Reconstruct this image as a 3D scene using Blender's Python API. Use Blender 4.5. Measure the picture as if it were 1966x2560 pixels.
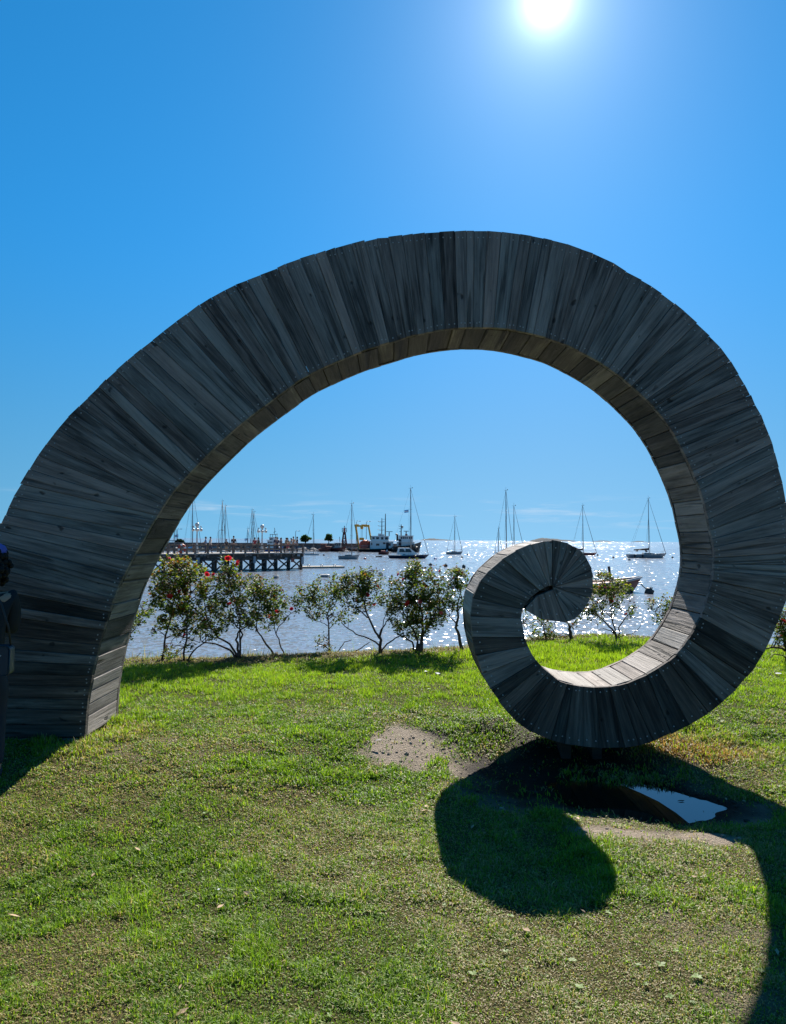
import bpy, bmesh, math, random
import numpy as np
from mathutils import Vector, Matrix, Quaternion

random.seed(7)
rng = np.random.default_rng(11)
for o in list(bpy.data.objects):
    bpy.data.objects.remove(o)
S = bpy.context.scene
C = S.collection
R = math.radians

# ------------------------------------------------------------------ camera
IMG_W, IMG_H, F = 1966.0, 2560.0, 1790.0      # photograph size and focal length in its pixels
CAM_H = 1.72
PITCH, ROLL = R(2.217), R(0.46)
cam_pos = Vector((0, 0, CAM_H))
fwd = Vector((0, math.cos(PITCH), math.sin(PITCH)))
up0 = Vector((0, -math.sin(PITCH), math.cos(PITCH)))
right0 = Vector((1, 0, 0))
rightv = right0 * math.cos(ROLL) + up0 * math.sin(ROLL)
upv = -right0 * math.sin(ROLL) + up0 * math.cos(ROLL)
cd = bpy.data.cameras.new('camera')
cam = bpy.data.objects.new('camera', cd)
C.objects.link(cam)
cam.matrix_world = Matrix(((rightv.x, upv.x, -fwd.x, 0), (rightv.y, upv.y, -fwd.y, 0),
                           (rightv.z, upv.z, -fwd.z, CAM_H), (0, 0, 0, 1)))
cd.sensor_fit = 'HORIZONTAL'
cd.sensor_width = 36.0
cd.lens = F / IMG_W * 36.0
cd.clip_start = 0.05
cd.clip_end = 60000
S.camera = cam

def ray(px, py):
    return fwd + rightv * ((px - IMG_W / 2) / F) + upv * ((IMG_H / 2 - py) / F)
def at(px, py, Y):                    # the point at distance Y along the view axis of the ground
    r = ray(px, py)
    return cam_pos + r * (Y / r.y)
def at_z(px, py, z):                  # the point on the level z
    r = ray(px, py)
    return cam_pos + r * ((z - CAM_H) / r.z)

# ------------------------------------------------------------------ sky, sun, exposure
sun_dir = ray(1369, 0).normalized()
SUN_EL = math.asin(sun_dir.z)
SUN_AZ = math.atan2(sun_dir.x, sun_dir.y)     # from +Y towards +X
W = bpy.data.worlds.new('World')
S.world = W
W.use_nodes = True
nt = W.node_tree
nt.nodes.clear()
def N(t, typ, **kw):
    n = t.nodes.new(typ)
    for k, v in kw.items():
        if k in ('inp',):
            for i, val in v.items():
                n.inputs[i].default_value = val
        else:
            setattr(n, k, v)
    return n
def math_node(t, op, a, b=None, clamp=False):
    n = t.nodes.new('ShaderNodeMath'); n.operation = op; n.use_clamp = clamp
    for i, v in enumerate((a, b)):
        if v is None: continue
        if isinstance(v, (int, float)): n.inputs[i].default_value = v
        else: t.links.new(v, n.inputs[i])
    return n.outputs[0]
sky = N(nt, 'ShaderNodeTexSky', sky_type='NISHITA', sun_disc=False, sun_elevation=SUN_EL, sun_rotation=SUN_AZ,
        altitude=0, air_density=1.0, dust_density=0.08, ozone_density=3.0)
hs = N(nt, 'ShaderNodeHueSaturation', inp={'Hue': 0.478, 'Saturation': 1.34, 'Value': 1.0})
nt.links.new(sky.outputs[0], hs.inputs['Color'])
tc = N(nt, 'ShaderNodeTexCoord')
lift = N(nt, 'ShaderNodeVectorMath', operation='MULTIPLY_ADD')     # hazeless air: the band right at the horizon stays blue
lift.inputs[1].default_value = (1, 1, 0.72); lift.inputs[2].default_value = (0, 0, 0.27)
nrm = N(nt, 'ShaderNodeVectorMath', operation='NORMALIZE')
nt.links.new(tc.outputs['Generated'], nrm.inputs[0])
nt.links.new(nrm.outputs[0], lift.inputs[0])
nrm2 = N(nt, 'ShaderNodeVectorMath', operation='NORMALIZE')
nt.links.new(lift.outputs[0], nrm2.inputs[0]); nt.links.new(nrm2.outputs[0], sky.inputs['Vector'])
dt = N(nt, 'ShaderNodeVectorMath', operation='DOT_PRODUCT')
nt.links.new(nrm.outputs[0], dt.inputs[0]); dt.inputs[1].default_value = sun_dir
ang = math_node(nt, 'ARCCOSINE', math_node(nt, 'MINIMUM', dt.outputs['Value'], 0.999999))
def lobe(amp, width):
    return math_node(nt, 'MULTIPLY', math_node(nt, 'EXPONENT', math_node(nt, 'MULTIPLY', ang, -1.0 / R(width))), amp)
glow = math_node(nt, 'ADD', lobe(25.0, 0.80), lobe(5.2, 3.6))
gcol = N(nt, 'ShaderNodeMixRGB', blend_type='MULTIPLY', inp={0: 1.0})
gcol.inputs[1].default_value = (0.90, 0.98, 1.0, 1)
nt.links.new(glow, gcol.inputs[2])
addg = N(nt, 'ShaderNodeMixRGB', blend_type='ADD', inp={0: 1.0})
tint = N(nt, 'ShaderNodeMixRGB', blend_type='MULTIPLY', inp={0: 1.0})
nt.links.new(hs.outputs[0], tint.inputs[1])
# thin cirrus low over the water
sep = N(nt, 'ShaderNodeSeparateXYZ'); nt.links.new(nrm.outputs[0], sep.inputs[0])
el0 = math_node(nt, 'ARCSINE', sep.outputs[2])
low = N(nt, 'ShaderNodeMapRange', interpolation_type='SMOOTHSTEP', inp={1: R(-1), 2: R(24), 3: 0.0, 4: 1.0})      # paler, duller air towards the horizon
nt.links.new(el0, low.inputs[0])
tcol = N(nt, 'ShaderNodeMixRGB', blend_type='MIX'); tcol.inputs[1].default_value = (1.22, 0.86, 0.80, 1); tcol.inputs[2].default_value = (0.60, 0.92, 1.16, 1)
nt.links.new(low.outputs[0], tcol.inputs[0]); nt.links.new(tcol.outputs[0], tint.inputs[2])
az = math_node(nt, 'ARCTAN2', sep.outputs[0], sep.outputs[1])
el = math_node(nt, 'ARCSINE', sep.outputs[2])
cmb = N(nt, 'ShaderNodeCombineXYZ')
nt.links.new(math_node(nt, 'MULTIPLY', az, 5.0), cmb.inputs[0])
nt.links.new(math_node(nt, 'MULTIPLY', el, 60.0), cmb.inputs[1])
cn = N(nt, 'ShaderNodeTexNoise', inp={'Scale': 1.35, 'Detail': 7.0, 'Roughness': 0.62, 'Distortion': 0.5})
nt.links.new(cmb.outputs[0], cn.inputs['Vector'])
cr = N(nt, 'ShaderNodeMapRange', interpolation_type='SMOOTHSTEP', inp={1: 0.50, 2: 0.74, 3: 0.0, 4: 1.0})
nt.links.new(cn.outputs[0], cr.inputs[0])
e1 = N(nt, 'ShaderNodeMapRange', interpolation_type='SMOOTHSTEP', inp={1: R(0.3), 2: R(1.6), 3: 0.0, 4: 1.0})
e2 = N(nt, 'ShaderNodeMapRange', interpolation_type='SMOOTHSTEP', inp={1: R(2.4), 2: R(4.2), 3: 1.0, 4: 0.0})
nt.links.new(el, e1.inputs[0]); nt.links.new(el, e2.inputs[0])
cmask = math_node(nt, 'MULTIPLY', math_node(nt, 'MULTIPLY', cr.outputs[0], e1.outputs[0]), math_node(nt, 'MULTIPLY', e2.outputs[0], 0.32))
cl = N(nt, 'ShaderNodeMixRGB', blend_type='MIX')
cl.inputs[2].default_value = (6.2, 6.6, 7.2, 1)
nt.links.new(cmask, cl.inputs[0]); nt.links.new(tint.outputs[0], cl.inputs[1])
nt.links.new(cl.outputs[0], addg.inputs[1]); nt.links.new(gcol.outputs[0], addg.inputs[2])
bg = N(nt, 'ShaderNodeBackground', inp={'Strength': 0.061})
nt.links.new(addg.outputs[0], bg.inputs[0])
ow = N(nt, 'ShaderNodeOutputWorld')
nt.links.new(bg.outputs[0], ow.inputs[0])

sl = bpy.data.lights.new('sun', 'SUN')
sl.energy = 5.0
sl.angle = R(0.53)
sl.color = (1.0, 0.95, 0.87)
sun = bpy.data.objects.new('sun', sl)
C.objects.link(sun)
sun.rotation_mode = 'QUATERNION'
sun.rotation_quaternion = sun_dir.to_track_quat('Z', 'Y')
sun.location = (8, 30, 30)

S.view_settings.view_transform = 'Standard'
S.view_settings.look = 'None'
S.view_settings.exposure = 1.1
S.view_settings.gamma = 1.0
S.view_settings.use_curve_mapping = False
S.render.engine = 'CYCLES'
S.cycles.use_denoising = True
S.cycles.max_bounces = 8
S.cycles.transparent_max_bounces = 12

# ------------------------------------------------------------------ small helpers
def tag(o, label=None, cat=None, group=None, kind=None):
    if label: o['label'] = label
    if cat: o['category'] = cat
    if group: o['group'] = group
    if kind: o['kind'] = kind
    return o
def empty(name, loc, label, cat, group=None, rz=0.0):
    o = bpy.data.objects.new(name, None)
    C.objects.link(o)
    o.location = loc
    o.rotation_euler = (0, 0, rz)
    return tag(o, label, cat, group)
def link(name, me, parent=None):
    o = bpy.data.objects.new(name, me)
    C.objects.link(o)
    if parent is not None: o.parent = parent
    return o

class MB:
    """collects shapes and links them as one mesh object"""
    def __init__(s): s.v = []; s.f = []; s.mi = []; s.sm = []
    def add(s, verts, faces, mi=0, smooth=False):
        n = len(s.v)
        s.v += [tuple(p) for p in verts]
        s.f += [tuple(n + i for i in f) for f in faces]
        s.mi += [mi] * len(faces); s.sm += [smooth] * len(faces)
        return s
    def box(s, c, d, mi=0, rot=None):
        x, y, z = (a / 2 for a in d)
        vs = [Vector(p) for p in ((-x,-y,-z),(x,-y,-z),(x,y,-z),(-x,y,-z),(-x,-y,z),(x,-y,z),(x,y,z),(-x,y,z))]
        if rot is not None: vs = [rot @ p for p in vs]
        return s.add([Vector(c) + p for p in vs], [(0,3,2,1),(4,5,6,7),(0,1,5,4),(1,2,6,5),(2,3,7,6),(3,0,4,7)], mi)
    def prism(s, poly, axis, a, b, mi=0):
        """poly: 2-D outline, extruded along axis 'x','y' or 'z' from a to b"""
        def p3(u, w, t):
            return {'x': (t, u, w), 'y': (u, t, w), 'z': (u, w, t)}[axis]
        n = len(poly)
        vs = [p3(u, w, a) for u, w in poly] + [p3(u, w, b) for u, w in poly]
        fs = [tuple(range(n)), tuple(range(2 * n - 1, n - 1, -1))] + [(i, i + n, (i + 1) % n + n, (i + 1) % n) for i in range(n)]
        return s.add(vs, fs, mi)
    def bar(s, p, q, w, d=None, mi=0):
        """a square timber from p to q"""
        p, q = Vector(p), Vector(q); d = d or w
        t = (q - p); L = t.length
        rot = t.normalized().to_track_quat('X', 'Z').to_matrix()
        return s.box((p + q) / 2, (L, w, d), mi, rot)
    def tube(s, pts, rad, n=6, mi=0, cap=True, smooth=True):
        pts = [Vector(p) for p in pts]
        rads = rad if isinstance(rad, (list, tuple)) else [rad] * len(pts)
        vs, fs = [], []
        ref = None
        for i, p in enumerate(pts):
            a = pts[max(i - 1, 0)]; b = pts[min(i + 1, len(pts) - 1)]
            t = (b - a).normalized() if (b - a).length > 1e-9 else Vector((0, 0, 1))
            if ref is None:
                ref = t.orthogonal().normalized()
            ref = (ref - t * ref.dot(t))
            ref = ref.normalized() if ref.length > 1e-6 else t.orthogonal().normalized()
            bi = t.cross(ref)
            for k in range(n):
                an = 2 * math.pi * k / n
                vs.append(p + (ref * math.cos(an) + bi * math.sin(an)) * rads[i])
        for i in range(len(pts) - 1):
            for k in range(n):
                k2 = (k + 1) % n
                fs.append((i*n+k, i*n+k2, (i+1)*n+k2, (i+1)*n+k))
        s.add(vs, fs, mi, smooth)
        if cap:
            m = len(s.v) - len(vs)
            s.f += [tuple(m + k for k in reversed(range(n))), tuple(m + (len(pts)-1)*n + k for k in range(n))]
            s.mi += [mi] * 2; s.sm += [False] * 2
        return s
    def lathe(s, prof, c=(0,0,0), n=12, mi=0, smooth=True):
        c = Vector(c); vs = []; fs = []
        for r_, z in prof:
            for k in range(n):
                an = 2 * math.pi * k / n
                vs.append(c + Vector((r_ * math.cos(an), r_ * math.sin(an), z)))
        for i in range(len(prof) - 1):
            for k in range(n):
                k2 = (k + 1) % n
                fs.append((i*n+k, i*n+k2, (i+1)*n+k2, (i+1)*n+k))
        return s.add(vs, fs, mi, smooth)
    def ball(s, c, r, n=10, mi=0, sq=(1,1,1)):
        c = Vector(c); m = max(4, n // 2); prof = []
        vs = []; fs = []
        for i in range(m + 1):
            th = math.pi * i / m
            for k in range(n):
                an = 2 * math.pi * k / n
                vs.append(c + Vector((math.sin(th)*math.cos(an)*r*sq[0], math.sin(th)*math.sin(an)*r*sq[1], -math.cos(th)*r*sq[2])))
        for i in range(m):
            for k in range(n):
                k2 = (k + 1) % n
                fs.append((i*n+k, i*n+k2, (i+1)*n+k2, (i+1)*n+k))
        return s.add(vs, fs, mi, True)
    def rock(s, c, d, mi=0):
        """an uneven boulder"""
        bm = bmesh.new()
        bmesh.ops.create_icosphere(bm, subdivisions=1, radius=1.0)
        n = len(s.v)
        for v in bm.verts:
            k = random.uniform(0.72, 1.15)
            s.v.append((c[0] + v.co.x*d[0]*k, c[1] + v.co.y*d[1]*k, c[2] + v.co.z*d[2]*k))
        for f in bm.faces:
            s.f.append(tuple(n + v.index for v in f.verts)); s.mi.append(mi); s.sm.append(False)
        bm.free()
        return s
    def mesh(s, name, mats):
        me = bpy.data.meshes.new(name)
        me.from_pydata(s.v, [], s.f)
        for m in (mats if isinstance(mats, (list, tuple)) else [mats]): me.materials.append(m)
        me.polygons.foreach_set('material_index', s.mi)
        me.polygons.foreach_set('use_smooth', s.sm)
        me.update()
        return me
    def build(s, name, mats, parent=None, label=None):
        o = link(name, s.mesh(name, mats), parent)
        if label: o['label'] = label
        return o

# value noise for shaping and for scattering
_G = rng.random((256, 256))
def vnoise(x, y, f):
    x = np.asarray(x, float) * f + 37.7; y = np.asarray(y, float) * f + 91.3
    xi = np.floor(x).astype(int); yi = np.floor(y).astype(int)
    fx = x - xi; fy = y - yi
    fx = fx*fx*(3-2*fx); fy = fy*fy*(3-2*fy)
    g = lambda a, b: _G[a % 256, b % 256]
    return (g(xi,yi)*(1-fx)+g(xi+1,yi)*fx)*(1-fy) + (g(xi,yi+1)*(1-fx)+g(xi+1,yi+1)*fx)*fy
def fnoise(x, y, f, o=4):
    s = 0; a = 0.5; t = 0
    for i in range(o):
        s = s + a * vnoise(x, y, f * 2**i); t += a; a *= 0.5
    return s / t
def sstep(a, b, x):
    t = np.clip((np.asarray(x, float) - a) / (b - a), 0, 1)
    return t*t*(3-2*t)

# ------------------------------------------------------------------ materials
def new_mat(name):
    m = bpy.data.materials.new(name); m.use_nodes = True
    t = m.node_tree
    b = t.nodes['Principled BSDF']
    return m, t, b
def plain(name, col, rough=0.6, metal=0.0, var=0.12, scale=6.0, bump=0.0):
    """a painted or plain surface with a little wear"""
    m, t, b = new_mat(name)
    tcn = N(t, 'ShaderNodeTexCoord')
    no = N(t, 'ShaderNodeTexNoise', inp={'Scale': scale, 'Detail': 5.0, 'Roughness': 0.6})
    t.links.new(tcn.outputs['Object'], no.inputs['Vector'])
    rp = N(t, 'ShaderNodeValToRGB')
    rp.color_ramp.elements[0].position = 0.3; rp.color_ramp.elements[1].position = 0.7
    rp.color_ramp.elements[0].color = tuple(c * (1 - var) for c in col[:3]) + (1,)
    rp.color_ramp.elements[1].color = tuple(min(1, c * (1 + var)) for c in col[:3]) + (1,)
    t.links.new(no.outputs[0], rp.inputs[0])
    t.links.new(rp.outputs[0], b.inputs['Base Color'])
    b.inputs['Roughness'].default_value = rough
    b.inputs['Metallic'].default_value = metal
    if bump:
        bp = N(t, 'ShaderNodeBump', inp={'Strength': bump, 'Distance': 0.02})
        t.links.new(no.outputs[0], bp.inputs['Height'])
        t.links.new(bp.outputs[0], b.inputs['Normal'])
    return m

def wood(name, ramp, grain=(1.4, 26.0, 26.0), bumpd=0.006, bump=0.7, crack=0.55, coords='Object', var=0.34, stain=0.5, warm=1.0):
    """weathered timber with the grain along local X; every board has its own tone"""
    m, t, b = new_mat(name)
    tcn = N(t, 'ShaderNodeTexCoord')
    oi = N(t, 'ShaderNodeObjectInfo')
    off = N(t, 'ShaderNodeVectorMath', operation='SCALE')
    off.inputs[0].default_value = (37.0, 91.0, 53.0)
    t.links.new(oi.outputs['Random'], off.inputs['Scale'])
    base = N(t, 'ShaderNodeVectorMath', operation='ADD')
    t.links.new(tcn.outputs[coords], base.inputs[0]); t.links.new(off.outputs[0], base.inputs[1])
    def noise(scl, detail=6, rough=0.6, dist=0.0):
        mp = N(t, 'ShaderNodeMapping'); mp.inputs['Scale'].default_value = scl
        t.links.new(base.outputs[0], mp.inputs[0])
        n_ = N(t, 'ShaderNodeTexNoise', inp={'Scale': 1.0, 'Detail': detail, 'Roughness': rough, 'Distortion': dist})
        t.links.new(mp.outputs[0], n_.inputs['Vector'])
        return n_.outputs[0]
    g1 = noise(grain, 8, 0.7, 0.35)
    g2 = noise((grain[0]*2.2, grain[1]*3.6, grain[2]*3.6), 5, 0.65)
    st = noise((0.9, 3.6, 3.6), 6, 0.6, 0.8)
    ck = noise((grain[0]*0.6, grain[1]*0.62, grain[2]*0.62), 5, 0.55, 0.6)
    kn = noise((9.0, 16.0, 16.0), 2, 0.4)
    # tone of the board + grain + stains
    tone = math_node(t, 'ADD', math_node(t, 'MULTIPLY', math_node(t, 'POWER', oi.outputs['Random'], 1.6), var),
            math_node(t, 'ADD', math_node(t, 'MULTIPLY', g1, 1.15), math_node(t, 'ADD', math_node(t, 'MULTIPLY', g2, 0.50), math_node(t, 'MULTIPLY', st, stain))))
    tone = math_node(t, 'SUBTRACT', tone, 0.49 + 0.5*stain)
    rp = N(t, 'ShaderNodeValToRGB')
    while len(rp.color_ramp.elements) < len(ramp): rp.color_ramp.elements.new(0.5)
    for e, (p, c) in zip(rp.color_ramp.elements, ramp):
        e.position = p; e.color = tuple(c) + (1,)
    t.links.new(tone, rp.inputs[0])
    # hue drift from board to board
    wn = N(t, 'ShaderNodeTexWhiteNoise', noise_dimensions='1D')
    t.links.new(math_node(t, 'MULTIPLY', oi.outputs['Random'], 991.0), wn.inputs['W'])
    hm = N(t, 'ShaderNodeMixRGB', blend_type='MIX')
    hm.inputs[1].default_value = (1 + 0.28*warm, 1 - 0.02*warm, 1 - 0.15*warm, 1); hm.inputs[2].default_value = (1 + 0.02*warm, 1.0, 1 - 0.06*warm, 1)
    t.links.new(wn.outputs['Value'], hm.inputs[0])
    ml = N(t, 'ShaderNodeMixRGB', blend_type='MULTIPLY', inp={0: 1.0})
    t.links.new(rp.outputs[0], ml.inputs[1]); t.links.new(hm.outputs[0], ml.inputs[2])
    # checks (long splits) and old nail holes
    cm = N(t, 'ShaderNodeMapRange', interpolation_type='SMOOTHSTEP', inp={1: 0.345, 2: 0.415, 3: 1.0 - crack, 4: 1.0})
    t.links.new(ck, cm.inputs[0])
    km = N(t, 'ShaderNodeMapRange', interpolation_type='SMOOTHSTEP', inp={1: 0.70, 2: 0.77, 3: 1.0, 4: 0.3})
    t.links.new(kn, km.inputs[0])
    dk = math_node(t, 'MULTIPLY', cm.outputs[0], km.outputs[0])
    m2 = N(t, 'ShaderNodeMixRGB', blend_type='MULTIPLY', inp={0: 1.0})
    t.links.new(ml.outputs[0], m2.inputs[1]); t.links.new(dk, m2.inputs[2])
    t.links.new(m2.outputs[0], b.inputs['Base Color'])
    b.inputs['Roughness'].default_value = 0.82
    b.inputs['Specular IOR Level'].default_value = 0.3
    h = math_node(t, 'ADD', math_node(t, 'MULTIPLY', g1, 0.7), math_node(t, 'ADD', math_node(t, 'MULTIPLY', g2, 0.45), math_node(t, 'MULTIPLY', dk, 0.8)))
    bp = N(t, 'ShaderNodeBump', inp={'Strength': bump, 'Distance': bumpd})
    t.links.new(h, bp.inputs['Height'])
    t.links.new(bp.outputs[0], b.inputs['Normal'])
    return m

M = {}
M['plank'] = wood('weathered_plank', [(0.0, (0.014, 0.014, 0.014)), (0.26, (0.088, 0.086, 0.085)), (0.60, (0.245, 0.239, 0.234)), (1.0, (0.38, 0.365, 0.35))], var=0.30, stain=0.85, warm=0.8)
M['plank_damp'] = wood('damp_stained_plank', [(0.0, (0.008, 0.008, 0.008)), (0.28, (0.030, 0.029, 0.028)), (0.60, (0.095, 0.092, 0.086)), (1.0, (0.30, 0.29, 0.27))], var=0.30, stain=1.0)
M['soffit'] = wood('weathered_soffit', [(0.0, (0.045, 0.040, 0.036)), (0.30, (0.115, 0.105, 0.095)), (0.6, (0.235, 0.218, 0.200)), (1.0, (0.42, 0.395, 0.37))], grain=(1.0, 22.0, 22.0), bumpd=0.016, bump=1.0, crack=0.75, var=0.46, stain=1.05, warm=0.35)
M['underside_shade'] = wood('shaded_underside_board', [(0.0, (0.012, 0.010, 0.008)), (0.3, (0.045, 0.039, 0.034)), (0.6, (0.115, 0.103, 0.092)), (1.0, (0.30, 0.28, 0.26))], grain=(1.0, 22.0, 22.0), bumpd=0.016, bump=1.0, crack=0.75, var=0.46, stain=1.2, warm=0.3)  # darker copy of the soffit wood, with underside shade put into its colour
M['dark_timber'] = wood('dark_timber', [(0.0, (0.012, 0.012, 0.012)), (0.4, (0.03, 0.028, 0.026)), (1.0, (0.075, 0.07, 0.064))], grain=(0.6, 9.0, 9.0))
M['pier_timber'] = wood('pier_timber', [(0.0, (0.02, 0.022, 0.025)), (0.4, (0.06, 0.058, 0.056)), (1.0, (0.15, 0.145, 0.14))], grain=(0.3, 5.0, 5.0))
M['pier_rail'] = wood('rail_timber', [(0.0, (0.06, 0.05, 0.045)), (0.4, (0.14, 0.12, 0.105)), (1.0, (0.26, 0.235, 0.21))], grain=(0.3, 5.0, 5.0))
M['deck'] = plain('deck_boards', (0.34, 0.31, 0.28), 0.8, var=0.2, scale=3)
M['bolt'] = plain('bolt_steel', (0.40, 0.40, 0.40), 0.6, 0.2)
M['white'] = plain('white_paint', (0.74, 0.74, 0.72), 0.4, var=0.06)
M['offwhite'] = plain('aged_white_paint', (0.58, 0.57, 0.54), 0.5, var=0.14)
M['greyhull'] = plain('grey_gelcoat', (0.30, 0.31, 0.32), 0.35, var=0.08)
M['navy'] = plain('navy_paint', (0.022, 0.028, 0.055), 0.3, var=0.1)
M['black'] = plain('black_paint', (0.014, 0.015, 0.017), 0.45, var=0.2)
M['redhull'] = plain('red_paint', (0.36, 0.045, 0.04), 0.45, var=0.18)
M['maroon'] = plain('maroon_paint', (0.085, 0.013, 0.013), 0.5, var=0.25)
M['rust'] = plain('rust_red_paint', (0.20, 0.065, 0.05), 0.75, var=0.35)
M['orange'] = plain('orange_red_paint', (0.50, 0.07, 0.035), 0.55, var=0.15)
M['yellow'] = plain('crane_yellow', (0.58, 0.34, 0.035), 0.5, var=0.12)
M['blue'] = plain('bright_blue', (0.03, 0.17, 0.48), 0.45, var=0.1)
M['bluecover'] = plain('blue_canvas', (0.05, 0.30, 0.62), 0.8, var=0.1)
M['sailcover'] = plain('dark_canvas', (0.03, 0.032, 0.045), 0.85, var=0.2)
M['spar'] = plain('spar_aluminium', (0.16, 0.165, 0.17), 0.45, 0.4)
M['stay'] = plain('wire_rope', (0.07, 0.07, 0.07), 0.5, 0.5)
M['steel'] = plain('grey_steel', (0.22, 0.23, 0.24), 0.5, 0.3, var=0.15)
M['glass'] = plain('dark_glass', (0.02, 0.03, 0.04), 0.08)
M['lampglass'] = plain('frosted_globe', (0.55, 0.53, 0.50), 0.35, var=0.04)
M['lamppost'] = plain('pale_lamp_paint', (0.48, 0.46, 0.43), 0.5)
M['buoywhite'] = plain('buoy_plastic', (0.42, 0.40, 0.38), 0.55, var=0.2)
M['buoydark'] = plain('weedy_buoy', (0.03, 0.035, 0.035), 0.6, var=0.3)
M['rock'] = plain('breakwater_rock', (0.30, 0.28, 0.26), 0.9, var=0.4, scale=0.8, bump=0.4)
M['quay'] = plain('quay_concrete', (0.11, 0.11, 0.115), 0.9, var=0.3, scale=0.5)
M['pontoon'] = plain('pontoon_boards', (0.42, 0.36, 0.28), 0.85, var=0.2, scale=1.5)
M['bark'] = plain('rose_bark', (0.055, 0.042, 0.032), 0.9, var=0.4, scale=30, bump=0.5)
M['island'] = plain('island_wood', (0.007, 0.016, 0.024), 1.0, var=0.35, scale=0.02)
# ------------------------------------------------------------------ the ground
D = 5.5                        # distance of the sculpture's front
WZ = -1.70                     # level of the river
EDGE = np.array([[-60, 9.0], [-8, 9.2], [-3.6, 9.55], [-1.5, 9.9], [0.1, 10.5], [1.0, 10.9], [2.4, 11.9], [3.5, 12.3], [4.6, 11.8], [5.9, 11.0], [9, 10.6], [60, 10.4]])
def edge_y(x):
    return np.interp(x, EDGE[:, 0], EDGE[:, 1]) + (vnoise(x, 0 * np.asarray(x), 1.3) - 0.5) * 0.25
PW = -0.060                    # level of the puddle
_c, _a, _b = at_z(1580, 2000, PW), at_z(1772, 2000, PW), at_z(1580, 1953, PW)
PUD = (_c.x, _c.y, _a.x - _c.x, _b.y - _c.y)
def puddle_d(x, y):
    """<1 inside the hollow that holds the puddle"""
    a = (np.asarray(x) - PUD[0]) / PUD[2]; b = (np.asarray(y) - PUD[1] + 0.10 * a) / PUD[3]
    return np.sqrt(a*a + b*b) + (fnoise(x, y, 5.0, 5) - 0.5) * 0.5
def ground(x, y):
    x = np.asarray(x, float); y = np.asarray(y, float)
    sx = sstep(-1.3, 0.5, x)
    e0 = 3.5 * (1 - sx) + 5.25 * sx
    e1 = 5.5 * (1 - sx) + 6.9 * sx
    z = 0.17 * sstep(0, 1, (y - e0) / (e1 - e0)) + 0.0 * sstep(1.0, -2.2, x) * sstep(4.0, 5.6, y)
    z = z + (fnoise(x, y, 0.55, 3) - 0.5) * 0.05 * sstep(2.2, 3.4, np.hypot(x - 1.4, y - 4.7)) + (fnoise(x, y, 3.0, 3) - 0.5) * 0.018
    z = z + 0.02 - 0.066 * sstep(2.6, 1.15, puddle_d(x, y)) - 0.06 * sstep(1.15, 0.6, puddle_d(x, y))
    # low spoil heap beside the ring
    z = z + 0.07 * np.exp(-(((x - 0.78) / 0.34)**2 + ((y - 6.15) / 0.22)**2)) * (0.5 + fnoise(x, y, 7.0))
    ed = y - edge_y(x)
    z = z - 0.08 * sstep(-0.5, 0.0, ed) - 2.3 * sstep(0.0, 1.6, ed)
    return z
def ell(x, y, cx, cy, rx, ry, n=0.5, f=3.6):
    d = np.sqrt(((x - cx) / rx)**2 + ((y - cy) / ry)**2) + (fnoise(x, y, f, 5) - 0.5) * n * 3.0
    return sstep(1.25, 0.60, d)
def masks(x, y):
    """bare earth, damp earth, dryness of the turf"""
    bare = np.maximum.reduce([
        ell(x, y, 0.18, 5.70, 0.42, 0.42, 0.35), ell(x, y, 0.50, 5.42, 0.26, 0.20),
        ell(x, y, 1.55, 4.30, 0.50, 0.20, 0.35), ell(x, y, 1.85, 4.28, 0.25, 0.15),
        ell(x, y, 1.35, 5.25, 1.05, 0.80, 0.3), 0.62 * ell(x, y, 0.75, 6.15, 0.50, 0.22),
        ell(x, y, 2.15, 4.75, 0.35, 0.32, 0.45)])
    pd = puddle_d(x, y)
    bare = np.maximum(bare, sstep(1.35, 1.1, pd))
    damp = np.maximum.reduce([ell(x, y, 0.62, 5.98, 0.30, 0.22), sstep(1.75, 1.05, pd), ell(x, y, 1.35, 5.35, 0.95, 0.75, 0.3), 0.85 * ell(x, y, 0.78, 6.15, 0.48, 0.26)])
    # small worn spots
    w = fnoise(x, y, 1.7, 4)
    spots = sstep(0.68, 0.78, w) * 0.4
    dry = sstep(0.44, 0.64, fnoise(x + 13, y - 7, 0.9, 4))
    dry = np.maximum(dry, 0.9 * sstep(0.52, 0.66, fnoise(x - 31, y + 5, 2.6, 3)))
    dry = dry * sstep(7.8, 5.6, y) * 0.62 + 0.06
    dry = np.maximum(dry, ell(x, y, 2.45, 5.75, 0.55, 0.35, 0.5))
    dry = np.maximum(dry, 0.9 * sstep(-1.15, -0.55, y - edge_y(x) + (fnoise(x, y, 1.6, 3) - 0.5) * 0.9))
    dry = np.maximum(dry, 0.75 * sstep(-1.2, -2.2, x) * sstep(4.0, 2.6, y) * sstep(0.35, 0.6, fnoise(x, y, 1.2)))
    return bare, damp, np.clip(dry, 0, 1), spots

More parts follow.
